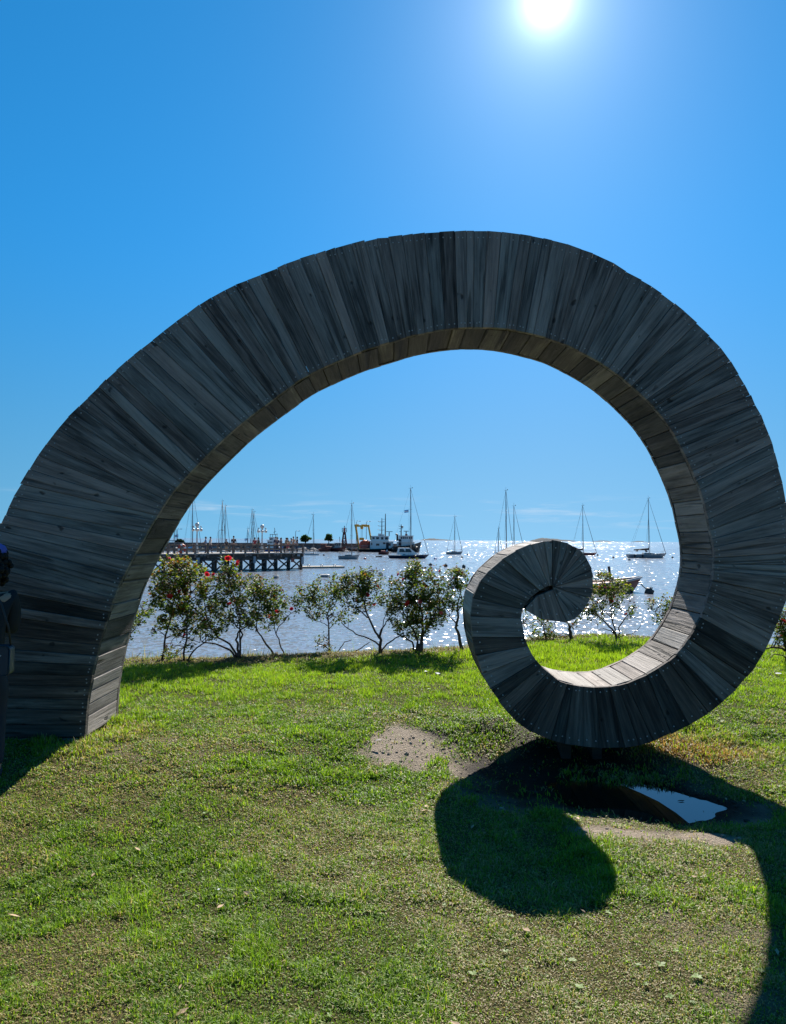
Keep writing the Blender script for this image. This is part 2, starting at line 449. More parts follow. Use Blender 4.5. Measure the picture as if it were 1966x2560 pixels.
xs = np.unique(np.round(np.concatenate([np.arange(-90, -10, 4.0), np.arange(-10, -4.6, 0.3), np.arange(-4.6, 5.0, 0.045), np.arange(5.0, 12, 0.3), np.arange(12, 95, 4.0)]), 4))
ys = np.unique(np.round(np.concatenate([np.arange(-40, -2, 2.0), np.arange(-2, 1.8, 0.2), np.arange(1.8, 7.2, 0.045), np.arange(7.2, 14.4, 0.1)]), 4))
GX, GY = np.meshgrid(xs, ys, indexing='xy')
GZ = ground(GX, GY)
nx, ny = len(xs), len(ys)
co = np.stack([GX.ravel(), GY.ravel(), GZ.ravel()], 1)
ii = (np.arange(ny - 1)[:, None] * nx + np.arange(nx - 1)[None, :]).ravel()
quads = np.stack([ii, ii + 1, ii + 1 + nx, ii + nx], 1)
def np_mesh(name, co, faces, mats, col=None, smooth=False):
    me = bpy.data.meshes.new(name)
    nv, nf, k = len(co), len(faces), faces.shape[1]
    me.vertices.add(nv); me.vertices.foreach_set('co', np.ascontiguousarray(co, np.float32).ravel())
    me.loops.add(nf * k); me.loops.foreach_set('vertex_index', np.ascontiguousarray(faces, np.int32).ravel())
    me.polygons.add(nf)
    me.polygons.foreach_set('loop_start', np.arange(0, nf * k, k, dtype=np.int32))
    me.polygons.foreach_set('use_smooth', np.full(nf, smooth))
    for m in (mats if isinstance(mats, (list, tuple)) else [mats]): me.materials.append(m)
    me.update(calc_edges=True)
    me.validate()
    if col is not None:
        a = me.color_attributes.new('tone', 'FLOAT_COLOR', 'POINT')
        c4 = np.ones((nv, 4), np.float32); c4[:, :col.shape[1]] = col
        a.data.foreach_set('color', c4.ravel())
    return me
b_, d_, r_, s_ = masks(GX, GY)
tone = np.stack([np.maximum(b_, s_ * 0.8).ravel(), d_.ravel(), r_.ravel()], 1)
m, t, b = new_mat('turf_soil')
at_ = N(t, 'ShaderNodeVertexColor', layer_name='tone')
sp = N(t, 'ShaderNodeSeparateColor'); t.links.new(at_.outputs[0], sp.inputs[0])
tcn = N(t, 'ShaderNodeTexCoord')
n1 = N(t, 'ShaderNodeTexNoise', inp={'Scale': 46.0, 'Detail': 10.0, 'Roughness': 0.7}); t.links.new(tcn.outputs['Object'], n1.inputs['Vector'])
n2 = N(t, 'ShaderNodeTexNoise', inp={'Scale': 6.0, 'Detail': 6.0, 'Roughness': 0.6}); t.links.new(tcn.outputs['Object'], n2.inputs['Vector'])
vor = N(t, 'ShaderNodeTexVoronoi', inp={'Scale': 90.0}); t.links.new(tcn.outputs['Object'], vor.inputs['Vector'])
def mix(a, b2, f, mode='MIX'):
    n = N(t, 'ShaderNodeMixRGB', blend_type=mode)
    for i, v in ((0, f), (1, a), (2, b2)):
        if isinstance(v, (int, float)): n.inputs[i].default_value = v
        elif isinstance(v, tuple): n.inputs[i].default_value = v + (1,)
        else: t.links.new(v, n.inputs[i])
    return n.outputs[0]
thatch = mix((0.038, 0.044, 0.012), (0.13, 0.122, 0.048), n1.outputs[0])
thatch = mix(thatch, (0.16, 0.12, 0.06), math_node(t, 'MULTIPLY', sp.outputs[2], 0.5))
soil = mix((0.28, 0.225, 0.17), (0.62, 0.53, 0.43), n1.outputs[0])
soil = mix(soil, (0.24, 0.19, 0.14), n2.outputs[0])
mud = mix((0.010, 0.008, 0.006), (0.034, 0.026, 0.020), n1.outputs[0])
soil = mix(soil, mud, sp.outputs[1])
t.links.new(mix(thatch, soil, sp.outputs[0]), b.inputs['Base Color'])
b.inputs['Specular IOR Level'].default_value = 0.04
t.links.new(math_node(t, 'SUBTRACT', 0.95, math_node(t, 'MULTIPLY', sp.outputs[1], 0.35)), b.inputs['Roughness'])
bp = N(t, 'ShaderNodeBump', inp={'Strength': 1.0, 'Distance': 0.035})
t.links.new(math_node(t, 'ADD', n1.outputs[0], math_node(t, 'MULTIPLY', vor.outputs['Distance'], 0.5)), bp.inputs['Height'])
t.links.new(bp.outputs[0], b.inputs['Normal'])
M['soil'] = m
lawn = link('lawn', np_mesh('lawn', co, quads, M['soil'], tone, True))
tag(lawn, 'worn riverside lawn with bare earth patches under the wooden spiral', kind='structure')

# the puddle
m, t, b = new_mat('puddle_water')
b.inputs['Base Color'].default_value = (0.012, 0.010, 0.008, 1); b.inputs['Roughness'].default_value = 0.015
b.inputs['IOR'].default_value = 1.5; b.inputs['Specular IOR Level'].default_value = 0.62
M['puddle'] = m
v = [(PUD[0] + math.cos(a) * PUD[2] * 1.45, PUD[1] - 0.1 * math.cos(a) * 1.45 + math.sin(a) * PUD[3] * 1.45, PW) for a in np.linspace(0, 2 * math.pi, 64, endpoint=False)]
pud = MB().add(v, [tuple(range(64))]).build('puddle', M['puddle'])
tag(pud, 'muddy puddle in the hollow in front of the ring', kind='structure')

# the river out to the horizon
m, t, b = new_mat('river_water')
b.inputs['Base Color'].default_value = (0.20, 0.22, 0.25, 1)
b.inputs['IOR'].default_value = 1.333
b.inputs['Roughness'].default_value = 0.135
CHOP = 1.24
geo = N(t, 'ShaderNodeNewGeometry')
def wmap(sx, sy, col=True, det=1.0, rot=9):
    mp = N(t, 'ShaderNodeMapping'); mp.inputs['Scale'].default_value = (1/sx, 1/sy, 1); mp.inputs['Rotation'].default_value = (0, 0, R(rot))
    t.links.new(geo.outputs['Position'], mp.inputs[0])
    n = N(t, 'ShaderNodeTexNoise', inp={'Scale': 1.0, 'Detail': det, 'Roughness': 0.6})
    t.links.new(mp.outputs[0], n.inputs['Vector'])
    return n.outputs[1 if col else 0]
sy = N(t, 'ShaderNodeSeparateXYZ'); t.links.new(geo.outputs['Position'], sy.inputs[0])
def window(a, b):
    n = N(t, 'ShaderNodeMapRange', interpolation_type='SMOOTHSTEP', inp={1: a, 2: b, 3: 0.0, 4: 1.0}); t.links.new(sy.outputs[1], n.inputs[0]); return n.outputs[0]
# slopes of the chop: ripples close by, longer and longer waves further out
c_ = wmap(0.22, 0.30)
c_ = mix(c_, wmap(0.30, 1.1), window(35, 60))
c_ = mix(c_, wmap(0.55, 4.0), window(80, 130))
c_ = mix(c_, wmap(1.5, 18.0), window(200, 330))
c_ = mix(c_, wmap(5.0, 110.0), window(600, 1000))
c2 = wmap(1.3, 1.0, det=2.0)
slope = N(t, 'ShaderNodeVectorMath', operation='MULTIPLY_ADD'); slope.inputs[1].default_value = (CHOP, CHOP, 0); slope.inputs[2].default_value = (-CHOP/2, -CHOP/2, 0)
t.links.new(c_, slope.inputs[0])
slope2 = N(t, 'ShaderNodeVectorMath', operation='MULTIPLY_ADD'); slope2.inputs[1].default_value = (0.25, 0.5, 0); slope2.inputs[2].default_value = (-0.125, -0.25, 1)
t.links.new(c2, slope2.inputs[0])
sm_ = N(t, 'ShaderNodeVectorMath', operation='ADD'); t.links.new(slope.outputs[0], sm_.inputs[0]); t.links.new(slope2.outputs[0], sm_.inputs[1])
nn = N(t, 'ShaderNodeVectorMath', operation='NORMALIZE'); t.links.new(sm_.outputs[0], nn.inputs[0])
t.links.new(nn.outputs[0], b.inputs['Normal'])
M['river'] = m
rad = [0, 30, 80, 200, 500, 1200, 3000, 8000, 20000, 40000]
mb = MB()
mb.add([(r_ * math.cos(2*math.pi*k/96), 10 + r_ * math.sin(2*math.pi*k/96), WZ) for r_ in rad[1:] for k in range(96)],
       [(i*96+k, (i+1)*96+k, (i+1)*96+(k+1) % 96, i*96+(k+1) % 96) for i in range(len(rad)-2) for k in range(96)] + [tuple(range(96))])
river = mb.build('river', M['river'])
tag(river, 'wide brown river glittering under the sun out to the horizon', kind='structure')
# ------------------------------------------------------------------ the wooden spiral
T = 0.56                       # depth of the sculpture
OUT = [(-108,1839),(-104,1760),(-97,1660),(-82,1560),(-60,1470),(-33,1390),(-8,1340),(14.6,1299),(58.5,1211),(110,1129),(158,1066),(216.5,1005.5),(281,942),(351,882),(427,822),(524,752),(606,711),(679,682),(725.6,661),(819,632),(913,607),(983,597),(1053,588.6),(1153,583),(1246,585),(1334,598),(1416,617),(1510,652),(1568,687.5),(1627,722.6),(1708.6,784),(1761,837),(1820,904),(1878,1006),(1919,1094),(1948.5,1205),(1963,1287),(1970,1380),(1966,1485.6),(1945,1537),(1914,1609),(1883.5,1666),(1822,1733),(1770,1777),(1718.6,1810),(1675,1830),(1615.5,1854),(1559,1865.5),(1502,1866),(1430,1859),(1368,1844),(1306,1815.5),(1270,1779),(1234,1733),(1205.7,1681),(1185,1619.6),(1177,1568),(1176,1527),(1185,1480),(1195,1460),(1224,1424),(1260,1393),(1296,1372),(1332,1359),(1368,1353),(1394,1352.6),(1420,1359),(1445,1372),(1466,1398),(1479,1434),(1480,1470),(1471,1501),(1456,1527),(1435,1547),(1414,1556),(1383.5,1554),(1352.6,1546),(1327,1534.5),(1311,1521.6)]
INN = [(218.6,1839),(224.5,1755),(236,1687),(252,1615),(271,1553),(295,1481),(329,1409),(356,1361),(391,1300),(432,1238),(480,1182),(556,1106),(608.5,1059),(679,1006),(755,951),(831,913),(907,881),(983,858),(1041.5,840),(1129,825),(1199.5,822),(1264,826),(1334,840),(1393,857),(1451,883.5),(1521,924.5),(1580,971),(1644,1036),(1685,1094),(1720,1164),(1749.5,1235),(1765,1299),(1779,1367),(1779,1429),(1770,1480),(1749.5,1542),(1731.5,1573),(1693,1630),(1646,1666),(1595,1694),(1543,1712),(1492,1717),(1440,1712),(1394,1699.5),(1358,1671),(1332,1640),(1316.5,1609),(1303.6,1573),(1300,1542),(1303.6,1523),(1316.5,1503.6),(1332,1485.6),(1352.6,1472.7),(1370,1463),(1380,1461),(1386,1465),(1383,1473),(1364,1482),(1343,1487),(1322,1500),(1312,1519)]
PAIR = [((218.6,1839),(-108,1839)),((236,1687),(-99,1680)),((271,1553),(-68,1500)),((302,1471),(-28,1378)),((391,1300),(40,1243)),((432,1238),(158,1080)),((480,1182),(252,971)),((608,1059),(386,857)),((778,941),(652,692)),((812,924),(696,675)),((904,882),(816,633)),((1041,840),(1005,594)),((1167,824),(1164,583)),((1232,824),(1252,586)),((1264,826),(1299,593)),((1393,857),(1450,630)),((1504,913),(1627,722)),((1556,952),(1708,784)),((1668,1066),(1870,990)),((1700,1120),(1896,1040)),((1738,1205),(1925,1112)),((1765,1299),(1950,1210)),((1779,1367),(1967,1330)),((1777,1450),(1965,1490)),((1762,1505),(1925,1583)),((1718.6,1595),(1863,1690)),((1615,1684),(1672,1830)),((1564,1705),(1631,1850)),((1522.7,1715),(1559,1865)),((1456,1715),(1453,1862)),((1430,1709),(1409,1856)),((1381,1692),(1291,1800)),((1350,1663),(1247,1750)),((1329,1635),(1206,1680)),((1311,1590),(1180,1590)),((1300,1545),(1176,1540)),((1316,1504),(1200,1452)),((1347,1475),(1255,1397)),((1370,1464),(1327,1361)),((1380,1463),(1378,1353)),((1384,1465),(1420,1359)),((1386,1466),(1466,1398)),((1386,1466),(1480,1470)),((1386,1466),(1456,1527)),((1380,1475),(1414,1556)),((1343,1487),(1352,1546)),((1312,1519),(1311,1521.6))]

def smooth_curve(pts, step=3.0, passes=6):
    """Catmull-Rom through the points, resampled; returns points and arc length"""
    P = np.array(pts, float)
    P = np.vstack([2*P[0]-P[1], P, 2*P[-1]-P[-2]])
    out = []
    for i in range(1, len(P) - 2):
        n = max(2, int(np.hypot(*(P[i+1]-P[i])) / step))
        for k in range(n):
            u = k / n
            a, b, c, d = P[i-1], P[i], P[i+1], P[i+2]
            out.append(0.5*((2*b) + (c-a)*u + (2*a-5*b+4*c-d)*u*u + (3*b-a-3*c+d)*u**3))
    out.append(P[-2])
    out = np.array(out)
    # even the traced wobble out
    for _ in range(passes):
        q = out.copy(); q[1:-1] = (out[:-2] + 2*out[1:-1] + out[2:]) / 4; out = q
    s = np.concatenate([[0], np.cumsum(np.hypot(*(out[1:]-out[:-1]).T))])
    return out, s
oc, os_ = smooth_curve(OUT, passes=50); ic, is_ = smooth_curve(INN, passes=12)
def pt(curve, s, u):
    return np.array([np.interp(u, s, curve[:, 0]), np.interp(u, s, curve[:, 1])])
def proj(curve, s, p, last):
    d = np.hypot(curve[:, 0]-p[0], curve[:, 1]-p[1])
    d[s < last - 1e-6] = 1e9
    d[s > last + 900] = 1e9
    return float(s[np.argmin(d)])
ui, uo = [], []
li = lo = 0.0
for (a, b_) in PAIR:
    li = proj(ic, is_, a, li); lo = proj(oc, os_, b_, lo)
    ui.append(li); uo.append(lo)
ui[-1] = is_[-1]; uo[-1] = os_[-1]
# board edges
be = [(ui[0], uo[0])]
for i in range(len(PAIR) - 1):
    li_, lo_ = ui[i+1]-ui[i], uo[i+1]-uo[i]
    w_ = 35.0 if PAIR[i][1][1] > 1450 and PAIR[i][1][0] > 1100 and PAIR[i][1][0] < 1990 else 30.0
    n = max(1, int(round((0.5*li_ + 0.5*lo_ if li_ > 20 else lo_*1.25) / w_)))
    cuts = np.cumsum(rng.uniform(0.7, 1.4, n)); cuts = cuts / cuts[-1]
    for c_ in cuts: be.append((ui[i] + li_*c_, uo[i] + lo_*c_))
sculpture = empty('spiral_sculpture', at(640, 1850, D), 'giant weathered wooden spiral arch of radial planks curling into a ring on the lawn', 'sculpture')
inv = Matrix.Translation(-Vector(sculpture.location))
PX = D / F                     # metres per photograph pixel at the sculpture
def w3(p, y=0.0):
    q = at(p[0], p[1], D)
    return Vector((q.x, D + y, q.z)) - Vector(sculpture.location)
def board(name, quad, y0, y1, mat, bev=0.003, parent=None):
    """a board: quad (four points of the X-Z plane, going round), front at y0, back at y1; local X along its length"""
    parent = parent or sculpture
    a, b2, c, d = [Vector(p) for p in quad]
    cen = (a + b2 + c + d) / 4
    ax = ((c + d) - (a + b2)); ax.y = 0
    ang_ = math.atan2(-ax.z, ax.x)
    rot = Matrix.Rotation(ang_, 3, 'Y')
    ri = rot.inverted()
    loc = [ri @ (p - cen) for p in (a, b2, c, d)]
    cc = sum(loc, Vector()) / 4
    ins = []
    for i, p in enumerate(loc):
        q = cc - p
        ins.append(p + Vector((math.copysign(min(bev, abs(q.x)*0.4), q.x), 0, math.copysign(min(bev, abs(q.z)*0.4), q.z))))
    vs = [(p.x, y0 - cen.y, p.z) for p in ins] + [(p.x, y0 + bev - cen.y, p.z) for p in loc] + [(p.x, y1 - cen.y, p.z) for p in loc]
    fs = [(0,1,2,3)] + [(i, i+4, (i+1) % 4+4, (i+1) % 4) for i in range(4)] + [(i+4, i+8, (i+1) % 4+8, (i+1) % 4+4) for i in range(4)] + [(8,11,10,9)]
    me = bpy.data.meshes.new(name); me.from_pydata([tuple(v) for v in vs], [], fs)
    me.materials.append(mat)
    bm = bmesh.new(); bm.from_mesh(me); bmesh.ops.recalc_face_normals(bm, faces=bm.faces); bm.to_mesh(me); bm.free()
    o = link(name, me, parent); o.location = cen; o.rotation_euler = (0, ang_, 0)
    return o
TH = 0.042
bolts = MB()
def bolt(p, y):
    q = w3(p)
    c = Vector((q.x, y, q.z)); r_ = 0.0060
    ring = [(c.x + r_*math.cos(k*math.pi/3), y, c.z + r_*math.sin(k*math.pi/3)) for k in range(6)]
    ring2 = [(c.x + r_*0.8*math.cos(k*math.pi/3), y - 0.004, c.z + r_*0.8*math.sin(k*math.pi/3)) for k in range(6)]
    bolts.add(ring + ring2, [(6,7,8,9,10,11)] + [(k, (k+1) % 6, (k+1) % 6+6, k+6) for k in range(6)])
for i in range(len(be) - 1):
    (a0, b0), (a1, b1) = be[i], be[i+1]
    A, B = pt(ic, is_, a0), pt(ic, is_, a1); Cc, Dd = pt(oc, os_, b1), pt(oc, os_, b0)
    def shr(p, q, g=0.30):
        v_ = q - p; L_ = np.hypot(*v_)
        g = min(g, 0.3 * L_)
        return (p + v_*g/max(L_, 1e-6), q - v_*g/max(L_, 1e-6)) if L_ > 1e-6 else (p, q)
    A, B = shr(A, B); Dd, Cc = shr(Dd, Cc)
    ln = np.hypot(*(Cc - B)); dr = (Cc - B) / ln
    j0, j1 = rng.normal(0, 0.8), rng.normal(0, 0.8)
    j2 = rng.normal(0, 0.8)
    Co, Do = Cc + dr*(j0+0.8), Dd + dr*(j1+0.8)
    Ai, Bi = A - dr*j2*0.6, B - dr*j2*0.6
    yj = rng.normal(0, 0.003)
    if np.hypot(*(B - A)) < 0.6: Ai, Bi = A + np.array([0.15, 0.1]), B
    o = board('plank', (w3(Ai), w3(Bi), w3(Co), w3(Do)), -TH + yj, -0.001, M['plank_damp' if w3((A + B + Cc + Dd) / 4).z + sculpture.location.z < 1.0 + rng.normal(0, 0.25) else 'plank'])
    wd = np.hypot(*(Cc - Dd)); wi = np.hypot(*(B - A))
    for f in ((0.28, 0.72) if wd > 24 else (0.5,)):
        f += rng.uniform(-0.08, 0.08)
        bolt(Dd + (Cc - Dd)*f - dr*rng.uniform(13, 17), yj - TH)
    if wi > 8:
        for f in ((0.3, 0.7) if wi > 22 else (0.5,)):
            f += rng.uniform(-0.08, 0.08)
            bolt(A + (B - A)*f + dr*rng.uniform(9, 13), yj - TH)
    elif i % 2 == 0:
        bolt(A + dr*rng.uniform(14, 22), yj - TH)
ob = bolts.build('bolt_heads', M['bolt'], sculpture); ob['kind'] = 'stuff'

def edge_boards(name, curve, s, u0, u1, width, inward, mat, thick=0.035):
    """boards laid front to back along a curve; inward: +1 the body lies on the right of the walk, -1 on the left"""
    u = u0
    while u < u1 - 4:
        w_ = width * rng.uniform(0.65, 1.35)
        v_ = min(u + w_, u1)
        if u1 - v_ < width*0.4: v_ = u1
        P, Q = pt(curve, s, u + 0.5), pt(curve, s, v_ - 0.5)
        tng = (Q - P) / max(np.hypot(*(Q - P)), 1e-6)
        nrm_ = np.array([-tng[1], tng[0]]) * inward
        jit = rng.normal(0, 0.9)
        p0, p1 = w3(P + nrm_*jit), w3(Q + nrm_*(jit + rng.normal(0, 0.5)))
        n3 = (w3(P + nrm_*10) - w3(P)).normalized()
        k0, k1 = p0 + n3*thick, p1 + n3*thick
        t3 = (p1 - p0).normalized() * 0.004
        yb = T + rng.normal(0, 0.006)
        cen = (p0 + p1 + k0 + k1) / 4; cen.y = T / 2
        # local X along the depth, Z out of the surface
        zx = -n3; xx = Vector((0, 1, 0)); yy = zx.cross(xx)
        rot = Matrix((xx, yy, zx)).transposed()
        ri = rot.inverted()
        def L(p, y): return ri @ (Vector((p.x, y, p.z)) - cen)
        b0, b1 = n3*0.005, 0.0
        vs = [L(p0 + t3, 0.001), L(p1 - t3, 0.001), L(p1 - t3, yb), L(p0 + t3, yb),
              L(p0 + b0, 0.001), L(p1 + b0, 0.001), L(p1 + b0, yb), L(p0 + b0, yb),
              L(k0, 0.001), L(k1, 0.001), L(k1, yb), L(k0, yb)]
        fs = [(0,1,2,3)] + [(i, i+4, (i+1) % 4+4, (i+1) % 4) for i in range(4)] + [(i+4, i+8, (i+1) % 4+8, (i+1) % 4+4) for i in range(4)] + [(8,11,10,9)]
        me = bpy.data.meshes.new(name); me.from_pydata([tuple(x) for x in vs], [], fs); me.materials.append(mat)
        bm = bmesh.new(); bm.from_mesh(me); bmesh.ops.recalc_face_normals(bm, faces=bm.faces); bm.to_mesh(me); bm.free()
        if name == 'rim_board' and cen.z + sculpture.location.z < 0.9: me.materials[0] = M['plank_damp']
        if zx.z < -0.28: me.materials[0] = M['underside_shade']  # boards facing down get the colour with painted shade
        o = link(name, me, sculpture)
        o.matrix_local = Matrix.Translation(cen) @ rot.to_4x4()
        u = v_
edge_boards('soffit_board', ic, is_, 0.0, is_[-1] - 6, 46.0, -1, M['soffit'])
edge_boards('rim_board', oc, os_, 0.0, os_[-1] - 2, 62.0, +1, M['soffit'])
# the back planking and an added dark sheet blocking light through the gaps
core = MB()
for i in range(len(be) - 1):
    (a0, b0), (a1, b1) = be[i], be[i+1]
    A, B = pt(ic, is_, a0), pt(ic, is_, a1); Cc, Dd = pt(oc, os_, b1), pt(oc, os_, b0)
    k = 0.10
    q = [w3(A + (Dd-A)*k, 0.012), w3(B + (Cc-B)*k, 0.012), w3(Cc + (B-Cc)*k, 0.012), w3(Dd + (A-Dd)*k, 0.012)]
    core.add(q, [(0,1,2,3)])
core.build('gap_light_block', M['dark_timber'], sculpture)
bk = MB()
for i in range(len(be) - 1):
    (a0, b0), (a1, b1) = be[i], be[i+1]
    A, B = pt(ic, is_, a0), pt(ic, is_, a1); Cc, Dd = pt(oc, os_, b1), pt(oc, os_, b0)
    g = 0.5
    A, B = A + (B-A)*0.01, B - (B-A)*0.01
    y0 = T + 0.012; y1 = T + 0.05 + rng.normal(0, 0.003)
    q = [w3(p, y0) for p in (A, B, Cc, Dd)] + [w3(p, y1) for p in (A, B, Cc, Dd)]
    bk.add(q, [(7,6,5,4)] + [(j, (j+1) % 4, (j+1) % 4+4, j+4) for j in range(4)])
ob = bk.build('back_planking', M['plank'], sculpture)
# sole plates under the straight foot, short posts under the ring
sole = MB()
pL, pR = w3((-112, 1848)), w3((213, 1845))
sole.box(((pL.x+pR.x)/2, T/2-0.012, pL.z-0.012), (pR.x-pL.x, T+0.06, 0.075))
sole.build('sole_plate', M['plank'], sculpture)
sole = MB()
sole.box(((pL.x+pR.x)/2-0.02, T/2-0.02, pL.z-0.105), (pR.x-pL.x-0.02, T+0.09, 0.11))
sole.build('sole_plate', M['dark_timber'], sculpture)
for px in (1432, 1512):
    p = w3((px, 1845))
    mb = MB(); mb.box((p.x, T/2, p.z-0.17), (0.075, 0.16, 0.4))
    mb.build('support_post', M['dark_timber'], sculpture)
# ------------------------------------------------------------------ grass
m, t, b = new_mat('grass_blade')
vc = N(t, 'ShaderNodeVertexColor', layer_name='tone')
t.links.new(vc.outputs[0], b.inputs['Base Color'])
b.inputs['Roughness'].default_value = 0.55
b.inputs['Specular IOR Level'].default_value = 0.35
tr = N(t, 'ShaderNodeBsdfTranslucent')
boost = N(t, 'ShaderNodeMixRGB', blend_type='MULTIPLY', inp={0: 1.0}); boost.inputs[2].default_value = (1.25, 1.35, 0.75, 1)
t.links.new(vc.outputs[0], boost.inputs[1]); t.links.new(boost.outputs[0], tr.inputs[0])
mx = N(t, 'ShaderNodeMixShader', inp={0: 0.42})
t.links.new(b.outputs[0], mx.inputs[1]); t.links.new(tr.outputs[0], mx.inputs[2])
t.links.new(mx.outputs[0], t.nodes['Material Output'].inputs[0])
M['grass'] = m

def blades(P, L, Wd, lean, az, col, coltip, seg):
    """numpy blades at the points P: length, width, lean from upright, azimuth, base and tip colours"""
    n = len(P)
    side = np.stack([-np.sin(az), np.cos(az), np.zeros(n)], 1) * (Wd/2)[:, None]
    h = np.stack([np.cos(az), np.sin(az), np.zeros(n)], 1)
    upz = np.array([0, 0, 1.0])
    l1 = lean * 0.45; l2 = lean * 1.25
    mid = P + (h*np.sin(l1)[:, None] + upz*np.cos(l1)[:, None]) * (L*0.5)[:, None]
    tip = mid + (h*np.sin(l2)[:, None] + upz*np.cos(l2)[:, None]) * (L*0.5)[:, None]
    if seg == 1:
        tip = P + (h*np.sin(lean)[:, None] + upz*np.cos(lean)[:, None]) * L[:, None]
        co = np.stack([P - side, P + side, tip], 1).reshape(-1, 3)
        cc = np.stack([col, col, coltip], 1).reshape(-1, 3)
        f = np.arange(n*3).reshape(-1, 3)
    else:
        co = np.stack([P - side*0.8, P + side*0.8, mid - side, mid + side, tip], 1).reshape(-1, 3)
        cm_ = (col + coltip) / 2
        cc = np.stack([col, col, cm_, cm_, coltip], 1).reshape(-1, 3)
        i0 = np.arange(n)[:, None] * 5
        f = np.concatenate([i0 + [0, 1, 3], i0 + [0, 3, 2], i0 + [2, 3, 4]], 0)
    return co, cc, f
GREEN_A = np.array([0.056, 0.125, 0.010]); GREEN_B = np.array([0.210, 0.335, 0.022]); LIME = np.array([0.355, 0.465, 0.018])
STRAW_A = np.array([0.480, 0.390, 0.190]); STRAW_B = np.array([0.280, 0.200, 0.085])
def scatter(xr, yr, dens, seg, hmin, hmax, w0):
    A = (xr[1]-xr[0]) * (yr[1]-yr[0]); n = int(A * dens)
    x = rng.uniform(*xr, n); y = rng.uniform(*yr, n)
    # keep a wedge a little wider than the picture
    keep = np.abs(x) < 0.62*y + 0.9
    x, y = x[keep], y[keep]
    bare, damp, dry, spots = masks(x, y)
    ed = y - edge_y(x)
    # the turf is tufty: thick cushions with thin places between
    tuft = fnoise(x, y, 6.5, 3); cl_ = fnoise(x + 50, y + 9, 3.1, 3)
    p = (1 - 0.975*bare*(1 - 0.28*ell(x, y, 1.75, 5.42, 0.55, 0.16))) * (1 - 0.6*spots) * (0.42 + 0.58*sstep(0.34, 0.56, tuft)) * (ed < 0.05)
    # no grass under the foot of the arch
    foot = (x < -2.38) & (x > -3.6) & (y > D - 0.06) & (y < D + T + 0.06)
    p = np.where(foot, 0, p)
    k = rng.random(len(x)) < p
    x, y, dry, tuft, cl_, bare = x[k], y[k], dry[k], tuft[k], cl_[k], bare[k]
    n = len(x)
    z = ground(x, y) - 0.004
    lush = sstep(0.50, 0.70, cl_) * (1 - dry)
    # longer grass round the foot, along the edge and behind the ring
    longg = np.maximum.reduce([ell(x, y, -2.25, 5.75, 0.35, 0.6), ell(x, y, 2.55, 5.9, 0.7, 0.45), 0.7*ell(x, y, 2.2, 9.3, 1.3, 1.1), 0.5*ell(x, y, 1.75, 5.42, 0.55, 0.18)])
    L = rng.uniform(hmin, hmax, n) * (0.66 + 0.55*sstep(0.4, 0.65, tuft) + 0.35*lush + 1.0*longg + 0.7*(rng.random(n) < 0.02)) * (1 - 0.3*dry)
    Wd = w0 * rng.uniform(0.7, 1.3, n)
    bank = sstep(-1.25, -0.65, y - edge_y(x) + (fnoise(x, y, 1.3, 3) - 0.5) * 1.1)
    isd = rng.random(n) < np.clip(dry*0.72 + 0.07 + 0.25*bank, 0, 0.95)
    mixv = np.clip(rng.normal(0.45, 0.22, n) + 0.35*lush + 0.30*sstep(6.2, 8.2, y), 0, 1)[:, None]
    g = GREEN_A*(1-mixv) + GREEN_B*mixv
    lm = (rng.random(n) < 0.22 + 0.35*sstep(6.0, 8.0, y) + 0.4*longg)[:, None]
    g = np.where(lm, g*0.4 + LIME*0.6, g)
    sm = rng.random(n)[:, None]
    s_ = STRAW_A*sm + STRAW_B*(1-sm)
    s_ = s_ * (1 - 0.45*bank[:, None])
    orange = (ell(x, y, 2.30, 5.70, 0.40, 0.22, 0.5) > 0.3)[:, None]
    s_ = np.where(orange, s_*0.45 + np.array([0.40, 0.19, 0.045])*0.55, s_)
    col = np.where(isd[:, None], s_, g) * rng.uniform(0.75, 1.2, n)[:, None]
    lean = np.clip(np.abs(rng.normal(0.88, 0.36, n)) - 0.2*lush - 0.3*longg + 0.35*isd, 0.05, 1.5)
    az = rng.uniform(0, 2*np.pi, n)
    return blades(np.stack([x, y, z], 1), L, Wd, lean, az, col*0.85, col*1.1, seg)
parts = [scatter((-2.9, 2.9), (1.9, 3.3), 40000, 3, 0.018, 0.040, 0.0036),
         scatter((-3.6, 3.6), (3.3, 4.6), 32000, 3, 0.020, 0.042, 0.0048),
         scatter((-4.6, 4.6), (4.6, 6.6), 18000, 3, 0.020, 0.044, 0.0068),
         scatter((-5.6, 6.0), (6.6, 9.0), 11000, 1, 0.024, 0.050, 0.0100),
         scatter((-6.6, 8.0), (9.0, 12.6), 6000, 1, 0.028, 0.065, 0.0130)]
print('blade triangles', sum(len(p[2]) for p in parts))
cos, ccs, fs, o_ = [], [], [], 0
for co_, cc_, f_ in parts:
    cos.append(co_); ccs.append(cc_); fs.append(f_ + o_); o_ += len(co_)
gr = link('grass', np_mesh('grass', np.concatenate(cos), np.concatenate(fs), M['grass'], np.concatenate(ccs)))
tag(gr, 'short patchy turf of green and straw blades over the lawn', kind='stuff')

